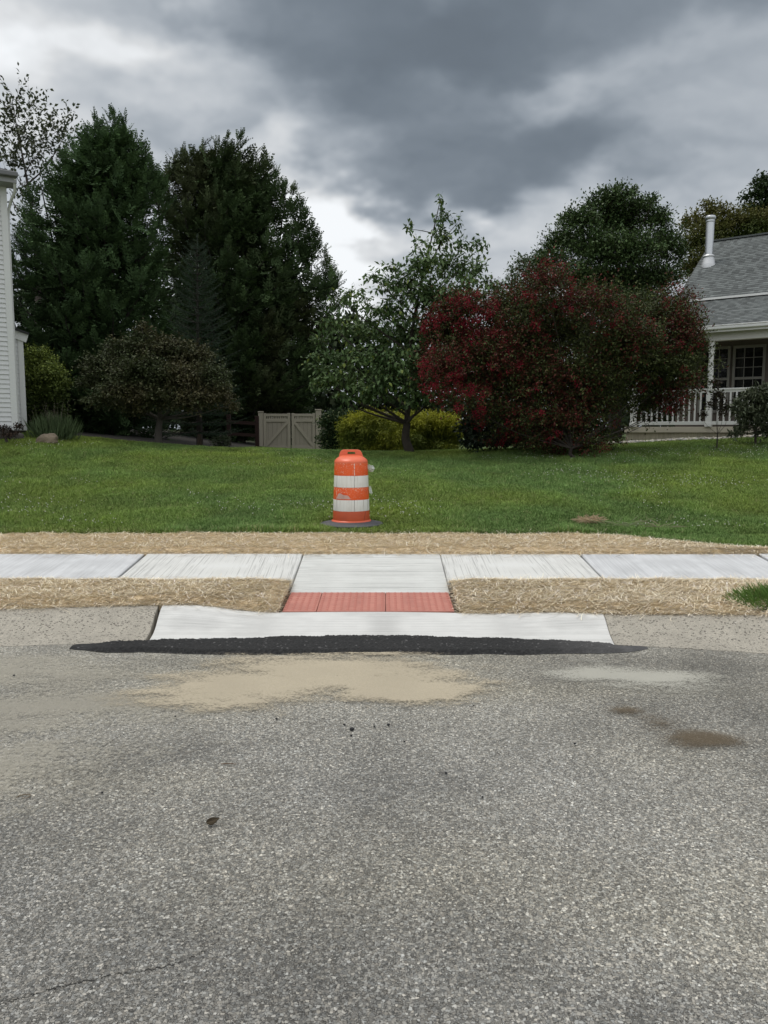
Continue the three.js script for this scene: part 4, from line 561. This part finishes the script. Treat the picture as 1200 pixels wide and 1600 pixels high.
// ---------------------------------------------------------------- house at the right: porch, roofs, railing
{
  const O = at(983, 667, 23), gy = landY(O.x, 23) - 0.12, turn = -36 * Math.PI / 180, h = thing('house', 'single storey house with grey shingle roof and white railed porch at the right', 'house', V(O.x, gy, O.z), turn);
  const Y = O.y - gy;                               // porch floor above the ground
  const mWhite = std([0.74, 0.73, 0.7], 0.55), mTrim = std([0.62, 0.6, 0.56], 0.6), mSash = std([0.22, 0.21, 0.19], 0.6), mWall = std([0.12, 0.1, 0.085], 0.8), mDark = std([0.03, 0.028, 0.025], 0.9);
  const shTex = tex(512, 512, (x, y) => { const c = Math.floor(y / 32), s = h3(Math.floor((x + (c % 2) * 23 + h3(c, 1, 1) * 40) / 26), c, 4), f = h3(x, y, 2), n = fbm(x / 60, y / 60, 3, 3); const v = 0.062 + 0.07 * s + 0.04 * (f - 0.5) + 0.03 * n; return [v * 0.95, v * 1.03, v * 1.0]; });
  const mShingle = std(0xffffff, 0.95, { map: rep(shTex, 0.45, 0.45) });
  const crs = [0, 1, 2].map(k => { const q = mShingle.clone(); q.color.setScalar(0.9 + 0.1 * k); return q; });
  // a slope laid in overlapping courses, from the eave line up
  const slope = (name, x0, x1, zA, yA, zB, yB, parent) => {
    const n = Math.round(Math.hypot(zB - zA, yB - yA) / 0.14), dz = (zB - zA) / n, dy = (yB - yA) / n, L = Math.hypot(dz, dy), ny = -dz / L, nz = dy / L, geos = [[], [], []], R = rng(n);
    for (let i = 0; i < n; i++) { const a = V(0, yA + dy * i, zA + dz * i), b = V(0, yA + dy * (i + 1.15), zA + dz * (i + 1.15)), lift = 0.011; const g = new THREE.BufferGeometry(), P = (x, q, l) => [x, Y + q.y + ny * l, q.z + nz * l], p = [...P(x0, a, lift), ...P(x1, a, lift), ...P(x1, b, 0.001), ...P(x0, b, 0.001), ...P(x0, a, 0), ...P(x1, a, 0)]; g.setAttribute('position', new THREE.Float32BufferAttribute(p, 3)); g.setAttribute('uv', new THREE.Float32BufferAttribute([x0, i * 0.14, x1, i * 0.14, x1, i * 0.14 + 0.16, x0, i * 0.14 + 0.16, x0, i * 0.14, x1, i * 0.14], 2)); g.setIndex([0, 1, 2, 0, 2, 3, 4, 5, 1, 4, 1, 0]); const q = g.toNonIndexed(); q.computeVertexNormals(); geos[(R() * 3) | 0].push(q); }
    const deck = mesh(name, [bar(V((x0 + x1) / 2, Y + yA - 0.06, zA), V((x0 + x1) / 2, Y + yB - 0.06, zB), x1 - x0, 0.1)], mDark, parent);
    geos.forEach((l, k) => { const m = mesh('shingle_course', l, crs[k], deck); m.userData.kind = 'stuff'; });
    return deck;
  };
  const conc = std([0.3, 0.27, 0.22], 0.95, { map: broom, bumpMap: oldBump, bumpScale: 0.004 });
  mesh('porch_foundation', box(9, 0.9, 2, 4.4, Y - 0.17 - 0.45, -1.03), std([0.5, 0.44, 0.33], 0.95, { map: broom }), h);
  mesh('porch_floor', box(9.06, 0.165, 2.1, 4.4, Y - 0.085, -1.02, 0.01), std([0.5, 0.45, 0.36], 0.9), h);
  const posts = [0.12, 2.23, 5.2, 8.2];
  const postG = x => { const s = [[0.055, 0.95], [0.06, 1.0], [0.075, 1.03], [0.06, 1.06], [0.056, 1.1], [0.068, 1.25], [0.064, 1.7], [0.055, 2.0], [0.07, 2.03], [0.07, 2.06], [0.056, 2.08], [0.056, 2.12]]; const l = new THREE.LatheGeometry(s.map(([r, y]) => new THREE.Vector2(r * 1.15, y)), 20); l.translate(x, Y, 0); return [box(0.15, 0.95, 0.15, x, Y + 0.475, 0, 0.008), l, box(0.15, 0.24, 0.15, x, Y + 2.225, 0, 0.008), box(0.18, 0.12, 0.18, x, Y + 0.06, 0, 0.006)]; };
  posts.forEach(x => mesh('porch_post', postG(x), mWhite, h));
  for (let k = 0; k < posts.length - 1; k++) {
    const a = posts[k] + 0.08, b = posts[k + 1] - 0.08, r = new THREE.Group(); r.name = 'railing'; h.add(r);
    mesh('top_rail', [box(b - a, 0.05, 0.1, (a + b) / 2, Y + 1.03, 0, 0.01), box(b - a, 0.06, 0.045, (a + b) / 2, Y + 0.974, 0)], mWhite, r);
    mesh('bottom_rail', box(b - a, 0.1, 0.05, (a + b) / 2, Y + 0.1, 0, 0.006), mWhite, r);
    const n = Math.round((b - a) / 0.152), g = box(0.042, 0.8, 0.042, 0, Y + 0.545, 0); for (let i = 1; i < n; i++) mesh('baluster', g, mWhite, r).position.x = lerp(a, b, i / n);
  }
  mesh('porch_beam', box(8.7, 0.27, 0.2, 4.4, Y + 2.48, 0, 0.006), mTrim, h);
  mesh('porch_ceiling', box(8.9, 0.04, 2.3, 4.4, Y + 2.635, -0.75), mTrim, h);
  mesh('fascia', box(9.0, 0.14, 0.03, 4.4, Y + 2.62, 0.34), mWhite, h);
  const gut = [V(-0.12, Y + 2.66, 0.41), V(8.9, Y + 2.66, 0.41)];
  mesh('gutter', [box(9.02, 0.1, 0.09, 4.39, Y + 2.66, 0.402, 0.03), box(9.02, 0.022, 0.025, 4.39, Y + 2.712, 0.447, 0.008)], mWhite, h);
  slope('porch_roof', -0.12, 8.9, 0.4, 2.72, -1.98, 3.77, h);
  slope('main_roof', 0.64, 9.5, -1.98, 3.82, -6, 6.39, h);
  mesh('main_roof_back', bar(V(5.07, Y + 6.33, -6.02), V(5.07, Y + 3.7, -10.2), 8.86, 0.1), mDark, h);
  mesh('ridge_cap', bar(V(0.62, Y + 6.41, -6), V(9.5, Y + 6.41, -6), 0.05, 0.2), crs[0], h);
  mesh('roof_flashing', bar(V(0.6, Y + 3.815, -1.93), V(9.5, Y + 3.815, -1.93), 0.06, 0.05), mWhite, h);
  mesh('rake_board', [bar(V(0.62, Y + 3.76, -1.98), V(0.62, Y + 6.31, -6), 0.03, 0.08)], mDark, h);
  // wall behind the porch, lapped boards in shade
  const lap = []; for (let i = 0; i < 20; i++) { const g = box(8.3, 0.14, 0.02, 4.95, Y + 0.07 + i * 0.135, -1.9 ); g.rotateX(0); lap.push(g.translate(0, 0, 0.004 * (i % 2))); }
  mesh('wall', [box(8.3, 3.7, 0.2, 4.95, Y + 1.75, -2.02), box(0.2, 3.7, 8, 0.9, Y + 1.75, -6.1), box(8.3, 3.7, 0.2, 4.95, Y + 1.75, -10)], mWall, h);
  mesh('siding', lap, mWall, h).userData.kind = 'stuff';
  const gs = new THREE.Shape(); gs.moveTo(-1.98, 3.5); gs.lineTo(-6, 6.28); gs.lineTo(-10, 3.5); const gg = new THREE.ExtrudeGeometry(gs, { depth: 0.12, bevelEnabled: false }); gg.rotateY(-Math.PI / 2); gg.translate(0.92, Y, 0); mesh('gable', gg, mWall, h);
  const glass = new THREE.MeshPhysicalMaterial({ color: new THREE.Color().setRGB(0.012, 0.013, 0.014), roughness: 0.05, specularIntensity: 1 });
  [[1.46, 2.33], [2.4, 3.28], [5.6, 6.5]].forEach(([a, b]) => {
    const w = new THREE.Group(); w.name = 'window'; h.add(w); const c = (a + b) / 2, W = b - a, z = -1.86;
    mesh('frame', [box(0.07, 1.95, 0.07, a + 0.035, Y + 1.4, z), box(0.07, 1.95, 0.07, b - 0.035, Y + 1.4, z), box(W - 0.14, 0.08, 0.07, c, Y + 2.335, z), box(W - 0.14, 0.08, 0.07, c, Y + 0.465, z)], mSash, w);
    mesh('meeting_rail', box(W - 0.14, 0.07, 0.05, c, Y + 1.42, z + 0.004), mSash, w);
    const bars = []; for (const k of [1, 2]) { bars.push(box(0.018, 0.84, 0.02, lerp(a + 0.07, b - 0.07, k / 3), Y + 1.875, z + 0.002), box(0.018, 0.88, 0.02, lerp(a + 0.07, b - 0.07, k / 3), Y + 0.945, z - 0.01)); bars.push(box(W - 0.16, 0.018, 0.016, c, Y + 1.455 + 0.84 * k / 3, z + 0.003)); }
    mesh('muntin', bars, mSash, w);
    mesh('pane', box(W - 0.1, 0.9, 0.01, c, Y + 1.86, z - 0.012), glass, w); mesh('pane', box(W - 0.1, 0.92, 0.01, c, Y + 0.95, z - 0.022), glass, w);
  });
  // metal vent pipe on the main roof
  h.updateMatrixWorld(); const inv = h.matrixWorld.clone().invert(), e = V(0, EYE, 0).applyMatrix4(inv), d = ray(1107, 413).add(V(0, EYE, 0)).applyMatrix4(inv).sub(e), sl = (6.39 - 3.82) / 4.02;
  const tt = (Y + 3.82 + sl * (-1.98 - e.z) - e.y) / (d.y + sl * d.z), p = e.addScaledVector(d, tt), mSteel = std([0.55, 0.56, 0.57], 0.35, { metalness: 0.85 });
  const turnG = (pts) => { const g = new THREE.LatheGeometry(pts.map(([r, y]) => new THREE.Vector2(r, y)), 28); g.translate(p.x, p.y, p.z); return g; };
  const vp = mesh('vent_pipe', turnG([[0.125, -0.1], [0.125, 1.32], [0.13, 1.325], [0.13, 1.35]]), mSteel, h);
  mesh('flashing_cone', turnG([[0.235, -0.16], [0.235, -0.02], [0.205, 0.02], [0.175, 0.18], [0.15, 0.22], [0.185, 0.23], [0.185, 0.26], [0.135, 0.3]]), std([0.6, 0.6, 0.6], 0.45, { metalness: 0.5 }), vp);
  mesh('cap', turnG([[0.1, 1.33], [0.145, 1.33], [0.145, 1.36], [0.13, 1.37], [0.13, 1.42], [0.165, 1.43], [0.165, 1.5], [0.14, 1.53], [0, 1.54]]), mSteel, vp);
  // river stones along the foot of the porch
  const R = rng(51), gv = setting('gravel', 'strip of pale river stones along the foot of the porch', 'stuff'), im = new THREE.InstancedMesh(new THREE.IcosahedronGeometry(0.05, 1), std(0xffffff, 0.85), 1500), q = new THREE.Object3D(), c = new THREE.Color(); im.name = 'pebble'; im.userData.kind = 'stuff'; gv.add(im);
  for (let i = 0; i < 1500; i++) { const pt = V(-1.2 + 8 * R(), 0, 0.06 + 0.75 * Math.sqrt(R())).applyMatrix4(h.matrixWorld); q.position.set(pt.x, landY(pt.x, -pt.z) + 0.025 + 0.03 * R(), pt.z); q.rotation.set(R() * 6, R() * 6, R() * 6); const s = 0.5 + 0.8 * R(); q.scale.set(s, s * 0.6, s * 0.85); q.updateMatrix(); im.setMatrixAt(i, q.matrix); const w = 0.16 + 0.36 * R(), k = R(); c.setRGB(w * lerp(1, 1.12, k), w, w * lerp(0.95, 0.78, k)); im.setColorAt(i, c); }
}

// ---------------------------------------------------------------- white house at the left edge
{
  const C = at(28, 676, 19), gy = landY(C.x, 19) - 0.1, h = thing('house', 'tall house with pale grey lapped siding cut by the left edge', 'house', V(C.x, gy, C.z), Math.PI / 6);
  const mSide = std([0.6, 0.6, 0.59], 0.55), mTrim = std([0.62, 0.62, 0.6], 0.55), mRoof = std([0.06, 0.06, 0.062], 0.95, { bumpMap: oldBump, bumpScale: 0.01 }), Y0 = 0.34, H = 5.75;
  const clap = (x0, x1, y0, y1, z, k) => { const L = [], n = Math.round((y1 - y0) / 0.112), d = (y1 - y0) / n; for (let i = 0; i < n; i++) { const yb = y0 + i * d, g = new THREE.BufferGeometry(), hh = k ? d * 1.02 : d; g.setAttribute('position', new THREE.Float32BufferAttribute([x0, yb, z + 0.03, x1, yb, z + 0.03, x1, yb + hh, z + 0.004, x0, yb + hh, z + 0.004, x0, yb, z, x1, yb, z], 3)); g.setAttribute('uv', new THREE.Float32BufferAttribute(new Array(12).fill(0), 2)); g.setIndex([0, 1, 2, 0, 2, 3, 4, 5, 1, 4, 1, 0]); const q = g.toNonIndexed(); q.computeVertexNormals(); L.push(q); } return L; };
  mesh('wall', [box(7, H, 0.2, -3.5, Y0 + H / 2, -0.11), box(0.2, H, 7, -0.11, Y0 + H / 2, -3.72), box(7, H, 0.2, -3.5, Y0 + H / 2, -7.2)], mSide, h);
  mesh('siding', clap(-7, -0.13, Y0, Y0 + H, 0, 1), mSide, h).userData.kind = 'stuff';
  mesh('corner_board', box(0.14, H, 0.05, -0.06, Y0 + H / 2, 0.012, 0.006), mTrim, h);
  const mStone = std([0.09, 0.08, 0.07], 0.95), R = rng(61), st = mesh('foundation', box(7, 0.5, 0.2, -3.5, 0.09, -0.1), std([0.06, 0.055, 0.05], 1), h);
  for (let i = 0; i < 34; i++) { const g = new THREE.IcosahedronGeometry(0.09 + 0.06 * R(), 1); g.scale(1.2, 0.75, 0.5); g.rotateZ(R()); mesh('stone', g, mStone, st).position.set(-2.6 * R() * 1.0 - 0.02, 0.02 + 0.28 * R(), 0.02); }
  const bx = 0.3, bz = -1.0, bh = 2.35;
  mesh('bay_wall', [box(1.5, bh, 0.2, bx - 0.75, Y0 + bh / 2, bz - 0.11), box(0.2, bh, 1.4, bx - 0.1, Y0 + bh / 2, bz - 0.9)], mSide, h);
  const bs = mesh('siding', clap(bx - 1.5, bx - 0.12, Y0, Y0 + bh, bz, 1), mSide, h, 'siding of the low side bay'); bs.userData.kind = 'stuff';
  mesh('corner_board', box(0.13, bh, 0.05, bx - 0.06, Y0 + bh / 2, bz + 0.012, 0.005), mTrim, h);
  mesh('bay_fascia', bar(V(bx - 1.2, Y0 + bh + 0.42, bz + 0.05), V(bx + 0.1, Y0 + bh - 0.02, bz + 0.05), 0.2, 0.06), mTrim, h);
  mesh('bay_roof', bar(V(bx - 1.2, Y0 + bh + 0.54, bz - 0.6), V(bx + 0.14, Y0 + bh + 0.1, bz - 0.6), 0.05, 1.5), mRoof, h);
  mesh('bay_foundation', box(1.4, 0.6, 1.2, bx - 0.72, 0.04, bz - 0.65), mStone, h);
  mesh('eave', [box(7.4, 0.04, 0.5, -3.5, Y0 + H + 0.02, 0.2), box(7.4, 0.2, 0.03, -3.5, Y0 + H + 0.1, 0.46)], std([0.3, 0.3, 0.3], 0.6), h);
  mesh('gutter', box(7.45, 0.12, 0.12, -3.5, Y0 + H + 0.17, 0.54, 0.03), std([0.13, 0.13, 0.13], 0.5), h);
  const rf = []; for (let i = 0; i < 28; i++) rf.push(bar(V(-3.55 - i * 0.065, Y0 + H + 0.2 + i * 0.055, 0.56 - i * 0.13), V(-3.55 - i * 0.065, Y0 + H + 0.27 + i * 0.055, 0.56 - (i + 1.2) * 0.13), 7.4 - i * 0.13, 0.03));
  mesh('roof', rf, mRoof, h);
  mesh('downspout', limb([V(0.16, Y0 + H + 0.1, 0.46), V(0.17, Y0 + H - 0.12, 0.36), V(0.05, Y0 + H - 0.45, -0.12), V(0.03, Y0 + H - 1.2, -0.16), V(0.03, Y0 + 0.2, -0.16)], 0.035, 0.035, 20, 8), mTrim, h);
}

// ---------------------------------------------------------------- gate and fences
{
  const D = 30, s = D / F, b0 = at(455, 702, D), base = V(b0.x, Math.min(b0.y, landY(b0.x, D) + 0.1), -D), m = std([0.31, 0.275, 0.215], 0.6), mp = std([0.285, 0.252, 0.198], 0.6), X = px => (px - 455) * s, t = thing('vinyl_gate', 'taupe double leaf vinyl gate with picket top and diagonal braces', 'gate', base), y1 = 1.06, y2 = 1.17, y3 = 1.37;
  for (const [px, w, hh] of [[408.5, 7, 1.42], [498, 8.5, 1.5]]) mesh('post', [box(w * s, hh, 0.16, X(px), hh / 2, 0, 0.01), box((w + 1.5) * s, 0.05, 0.2, X(px), hh + 0.02, 0, 0.015)], m, t);
  for (const [a, b, dir] of [[412.5, 454.3, 1], [456.2, 493, -1]]) {
    const l = new THREE.Group(); l.name = 'gate_leaf'; t.add(l); const A = X(a), B = X(b), c = (A + B) / 2, W = B - A, n = 6;
    for (let i = 0; i < n; i++) mesh('board', box(W / n - 0.006, y1, 0.03, lerp(A, B, (i + 0.5) / n), y1 / 2, -0.02 - 0.002 * (i % 2)), mp, l);
    for (const [hh, yy, dd] of [[0.13, y1 + 0.06, 0.07], [0.1, y3 - 0.05, 0.07], [0.13, 0.07, 0.066]]) mesh('rail', box(W, hh, dd, c, yy, 0, 0.008), m, l);
    for (const q of [A + 0.055, B - 0.055]) mesh('stile', box(0.11, y3 + 0.02, 0.075, q, y3 / 2 + 0.01, 0.004, 0.008), m, l);
    mesh('brace', bar(V(dir > 0 ? A + 0.1 : B - 0.1, 0.14, 0.02), V(dir > 0 ? B - 0.1 : A + 0.1, y1, 0.02), 0.1, 0.05), m, l);
    for (let i = 1; i < 12; i++) mesh('picket', box(0.045, y3 - y2 - 0.09, 0.025, lerp(A + 0.1, B - 0.1, i / 12), (y3 + y2) / 2 - 0.05, 0.0), m, l);
  }
  const f = thing('vinyl_fence', 'taupe vinyl fence panel running right from the gate behind the shrubs', 'fence', base.clone().add(V(X(502.5), 0, 0))), W = 2.4;
  for (let i = 0; i < 10; i++) mesh('board', box(W / 10 - 0.006, y1, 0.03, (i + 0.5) * W / 10, y1 / 2, -0.02), mp, f);
  for (const [hh, yy] of [[0.13, y1 + 0.06], [0.1, y3 - 0.05]]) mesh('rail', box(W, hh, 0.07, W / 2, yy, 0, 0.008), m, f);
  for (let i = 1; i < 26; i++) mesh('picket', box(0.045, 0.2, 0.025, i * W / 26, 1.22, 0), m, f);
  mesh('post', box(0.2, 1.44, 0.16, W + 0.1, 0.72, 0, 0.01), m, f);
}
{
  const D = 26.2, A = onLand(at(358, 690, D).x, D), m = std([0.022, 0.008, 0.006], 0.95), B = onLand(at(402, 690, D).x, D), t = thing('rail_fence', 'dark reddish wooden rail fence in shade left of the vinyl gate', 'fence', A), n = 1;
  for (let i = 0; i <= n; i++) { const x = (B.x - A.x) * i / n, y = landY(A.x + x, D) - A.y; mesh('post', box(0.13, 1.1, 0.12, x, y + 0.5, 0, 0.01), m, t); if (i) for (const k of [0.4, 0.8]) { const x0 = (B.x - A.x) * (i - 1) / n, ya = landY(A.x + x0, D) - A.y; mesh('rail', bar(V(x0 + 0.05, ya + k, 0.075), V(x - 0.05, y + k, 0.075), 0.11, 0.04), m, t); } }
}
{ // rock and a tapered stone
  const lumpy = (r, seed, sx, sy, sz) => { const g = new THREE.IcosahedronGeometry(r, 5), p = g.attributes.position; for (let i = 0; i < p.count; i++) { const v = V(p.getX(i), p.getY(i), p.getZ(i)), k = 0.6 + 0.75 * fbm(v.x / r * 1.1 + 5, v.y / r * 1.1 + 5, v.z / r * 1.1 + seed, 3) + 0.1 * (fbm(v.x / r * 5, v.y / r * 5, v.z / r * 5 + seed, 2) - 0.5); p.setXYZ(i, v.x * k * sx, v.y * k * sy, v.z * k * sz); } g.computeVertexNormals(); return g; };
  const c = at(75, 684, 18.8), rockMap = tex(256, 256, (x, y) => { const n = fbm(x / 40, y / 40, 2, 4), v = 0.8 + 0.5 * (n - 0.3) + 0.2 * (h3(x, y, 1) - 0.5); return [0.21 * v, 0.165 * v, 0.115 * v]; });
  const rock = mesh('rock', lumpy(0.28, 3, 0.98, 0.75, 0.7), std(0xffffff, 0.95, { map: rockMap })); rock.position.copy(onLand(c.x, 18.8, 0.08)); rock.userData = { label: 'tan rock on the lawn in front of the spiky plant', category: 'rock' };
  const q = at(312, 690, 21.8), g = new THREE.CylinderGeometry(0.05, 0.095, 0.38, 6, 3); g.translate(0, 0.17, 0); const st = mesh('marker_stone', g, std([0.17, 0.15, 0.12], 0.95, { map: rockMap })); st.position.copy(onLand(q.x, 21.8)); st.userData = { label: 'small tapered pale stone standing beside the low shrub under the maple', category: 'stone' };
}

{ // a crack across the near road, filled with dark dirt
  const R = rng(91), road = scene.getObjectByName('road'), m = std([0.03, 0.028, 0.025], 1), surf = (x, D) => 0.004 * fbm(x * 1.5, D * 1.5, 2, 2) + 0.0018;
  const crack = (pts, w) => { const P = [], I = [], c = new THREE.CatmullRomCurve3(pts.map(([px, py]) => { const r = ray(px, py), k = -EYE / r.y; return V(r.x * k, 0, r.z * k); })), n = 150; for (let i = 0; i <= n; i++) { const q = c.getPointAt(i / n), ww = w * (0.25 + 0.9 * R()) * Math.sin(Math.PI * (0.04 + 0.92 * i / n)) ** 0.4, jx = (R() - 0.5) * 0.012, jz = (R() - 0.5) * 0.012; P.push(q.x + jx, surf(q.x, -q.z), q.z + jz - ww, q.x + jx + ww * 0.3, surf(q.x, -q.z), q.z + jz + ww); if (i) { const a = i * 2 - 2; I.push(a, a + 1, a + 2, a + 1, a + 3, a + 2); } } const g = new THREE.BufferGeometry(); g.setAttribute('position', new THREE.Float32BufferAttribute(P, 3)); g.setIndex(I); g.computeVertexNormals(); return g; };
  mesh('crack', crack([[-60, 1590], [30, 1562], [90, 1545], [165, 1528], [240, 1516], [300, 1498], [345, 1470]], 0.0022), m, road);
  mesh('crack', crack([[150, 1180], [172, 1160], [196, 1148], [230, 1140]], 0.0018), m, road);
}
// ---------------------------------------------------------------- small things on the road and verge
const onRoad = (px, py) => { const r = ray(px, py), k = -EYE / r.y; return V(r.x * k, 0.004, r.z * k); };
{
  const lf = grid(14, 8, (u, v) => { const a = (v - 0.5) * 4.2, w = 0.015 * Math.sin(Math.PI * Math.pow(u, 0.8)) + 0.0015; return V((u - 0.5) * 0.052, 0.016 + 0.012 * u * u - w * Math.cos(a) * 0.9, w * Math.sin(a) + 0.012 * u * u); });
  const o = mesh('dry_leaf', lf, std([0.1, 0.075, 0.045], 0.85, { side: THREE.DoubleSide })); o.position.copy(onRoad(332, 1290)); o.rotation.y = 0.5; o.userData = { label: 'curled dry brown leaf lying on the grey asphalt', category: 'leaf' };
  const tw = mesh('twig', limb([V(-0.035, 0.004, 0), V(-0.01, 0.007, 0.003), V(0.012, 0.005, -0.001), V(0.038, 0.005, 0.006)], 0.0032, 0.0018, 10, 6), std([0.12, 0.08, 0.05], 0.9)); tw.position.copy(onRoad(357, 1196)); tw.userData = { label: 'short straight brown twig on the road above the dry leaf', category: 'twig' };
  const t2 = mesh('twig', limb([V(-0.03, 0.004, 0.008), V(-0.012, 0.006, -0.01), V(0.02, 0.006, -0.012), V(0.024, 0.005, 0.012), V(-0.004, 0.004, 0.016)], 0.003, 0.0014, 16, 6), std([0.13, 0.095, 0.06], 0.9)); t2.position.copy(onRoad(38, 1247)); t2.userData = { label: 'hooked twig lying on the dusty road at the left edge', category: 'twig' };
  const R = rng(71), cg = new THREE.IcosahedronGeometry(0.011, 1); { const p = cg.attributes.position; for (let i = 0; i < p.count; i++) { const k = 0.8 + 0.4 * fbm(p.getX(i) * 90 + 9, p.getY(i) * 90, p.getZ(i) * 90, 2); p.setXYZ(i, p.getX(i) * k, p.getY(i) * k * 0.75, p.getZ(i) * k); } cg.computeVertexNormals(); }
  const cm = std([0.02, 0.02, 0.021], 0.9);
  for (const [px, py, s] of [[550, 1142, 1.5], [549, 1152, 0.8], [538, 1135, 0.8], [607, 1135, 1], [585, 1138, 0.7], [432, 1126, 0.9], [274, 1122, 0.7], [527, 1059, 0.6], [471, 1082, 0.7], [489, 1077, 0.8], [697, 1211, 0.8], [898, 1165, 0.8], [754, 1249, 0.7], [632, 1162, 0.7], [160, 1242, 0.7], [22, 1058, 1], [740, 1105, 0.6]]) { const o = new THREE.Mesh(cg, cm); o.name = numbered('asphalt_crumb'); o.castShadow = o.receiveShadow = true; o.position.copy(onRoad(px, py)); o.position.y = 0.011; o.rotation.set(0, R() * 6, 0); o.scale.setScalar(s * 0.75); o.userData = { label: 'small black crumb of asphalt lying on the grey road', category: 'asphalt crumb', group: 'asphalt crumbs scattered on the road' }; scene.add(o); }
}
{ // a clump of weeds at the right end of the straw, and cut grass on the lawn edge
  const R = rng(81), base = V(3.3, 0.13, -6.36), t = thing('weed_clump', 'clump of long green grass at the right end of the straw patch', 'weeds', base), fo = new Foliage(3000);
  for (let i = 0; i < 2600; i++) { const a = R() * 6.28, r = Math.sqrt(R()), p = base.clone().add(V(Math.cos(a) * r * 0.36, 0, Math.sin(a) * r * 0.3)), d = V(Math.cos(a) * 0.5 * r + (R() - 0.5) * 1.1, 0.35 + 0.6 * R(), Math.sin(a) * 0.7 * r + (R() - 0.5) * 0.9).normalize(), l = (0.1 + 0.14 * R()) * (1.1 - 0.5 * r), s = perp(d, R).multiplyScalar(0.0045), w = 0.65 + 0.7 * R(), y = R(); p.y += 0.09 * (1 - r) * R(); const q = p.clone().addScaledVector(d, l); q.y -= 0.06 * R() * l * 4; const c = R() < 0.04 ? [0.3, 0.25, 0.12] : mix3([0.11, 0.2, 0.05], [0.2, 0.32, 0.08], y, w); fo.kite(p.x, p.y, p.z, q.x, q.y, q.z, s.x, s.y, s.z, c[0], c[1], c[2], 0.35, 0.012); }
  fo.build('grass_blade', mLeaf, t).userData.kind = 'stuff';
  const heap = (name, label, cat, x, D, n, rx, rz, len, col, h0) => { const b = onLand(x, D, 0.03), o = thing(name, label, cat, b), f = new Foliage(800); for (let i = 0; i < n; i++) { const a = R() * 6.28, r = Math.sqrt(R()), p = b.clone().add(V(Math.cos(a) * r * rx, (1 - r) * h0 * R() + 0.02, Math.sin(a) * r * rz)), d = V(R() - 0.5, (R() - 0.5) * 0.35, (R() - 0.5) * 0.5).normalize(), l = len * (0.5 + R()), s = V(0, 0.003, 0.001), w = 0.7 + 0.5 * R(), q = p.clone().addScaledVector(d, l); f.kite(p.x, p.y, p.z, q.x, q.y, q.z, s.x, s.y, s.z, col[0] * w, col[1] * w, col[2] * w, 0.5, 0.02 * R()); } f.build('stalk', mStrawV, o).userData.kind = 'stuff'; };
  const mStrawV = std(0xffffff, 0.85, { vertexColors: true });
  const c1 = at(922, 822, 10.6), c2 = at(975, 829, 10.2), c3 = at(1030, 833, 10.1);
  heap('straw_heap', 'small heap of tan straw lying on the lawn right of the drum', 'straw', c1.x, 10.6, 420, 0.17, 0.1, 0.1, [0.62, 0.47, 0.3], 0.06);
  heap('cut_grass', 'loose pale green cut grass on the lawn edge right of the straw heap', 'cut grass', c2.x, 10.25, 60, 0.22, 0.06, 0.22, [0.3, 0.34, 0.17], 0.07);
  heap('cut_grass', 'few long dry grass stems at the right edge of the lawn border', 'cut grass', c3.x, 10.1, 24, 0.16, 0.05, 0.25, [0.36, 0.34, 0.2], 0.05);
}


renderer.render(scene, camera);
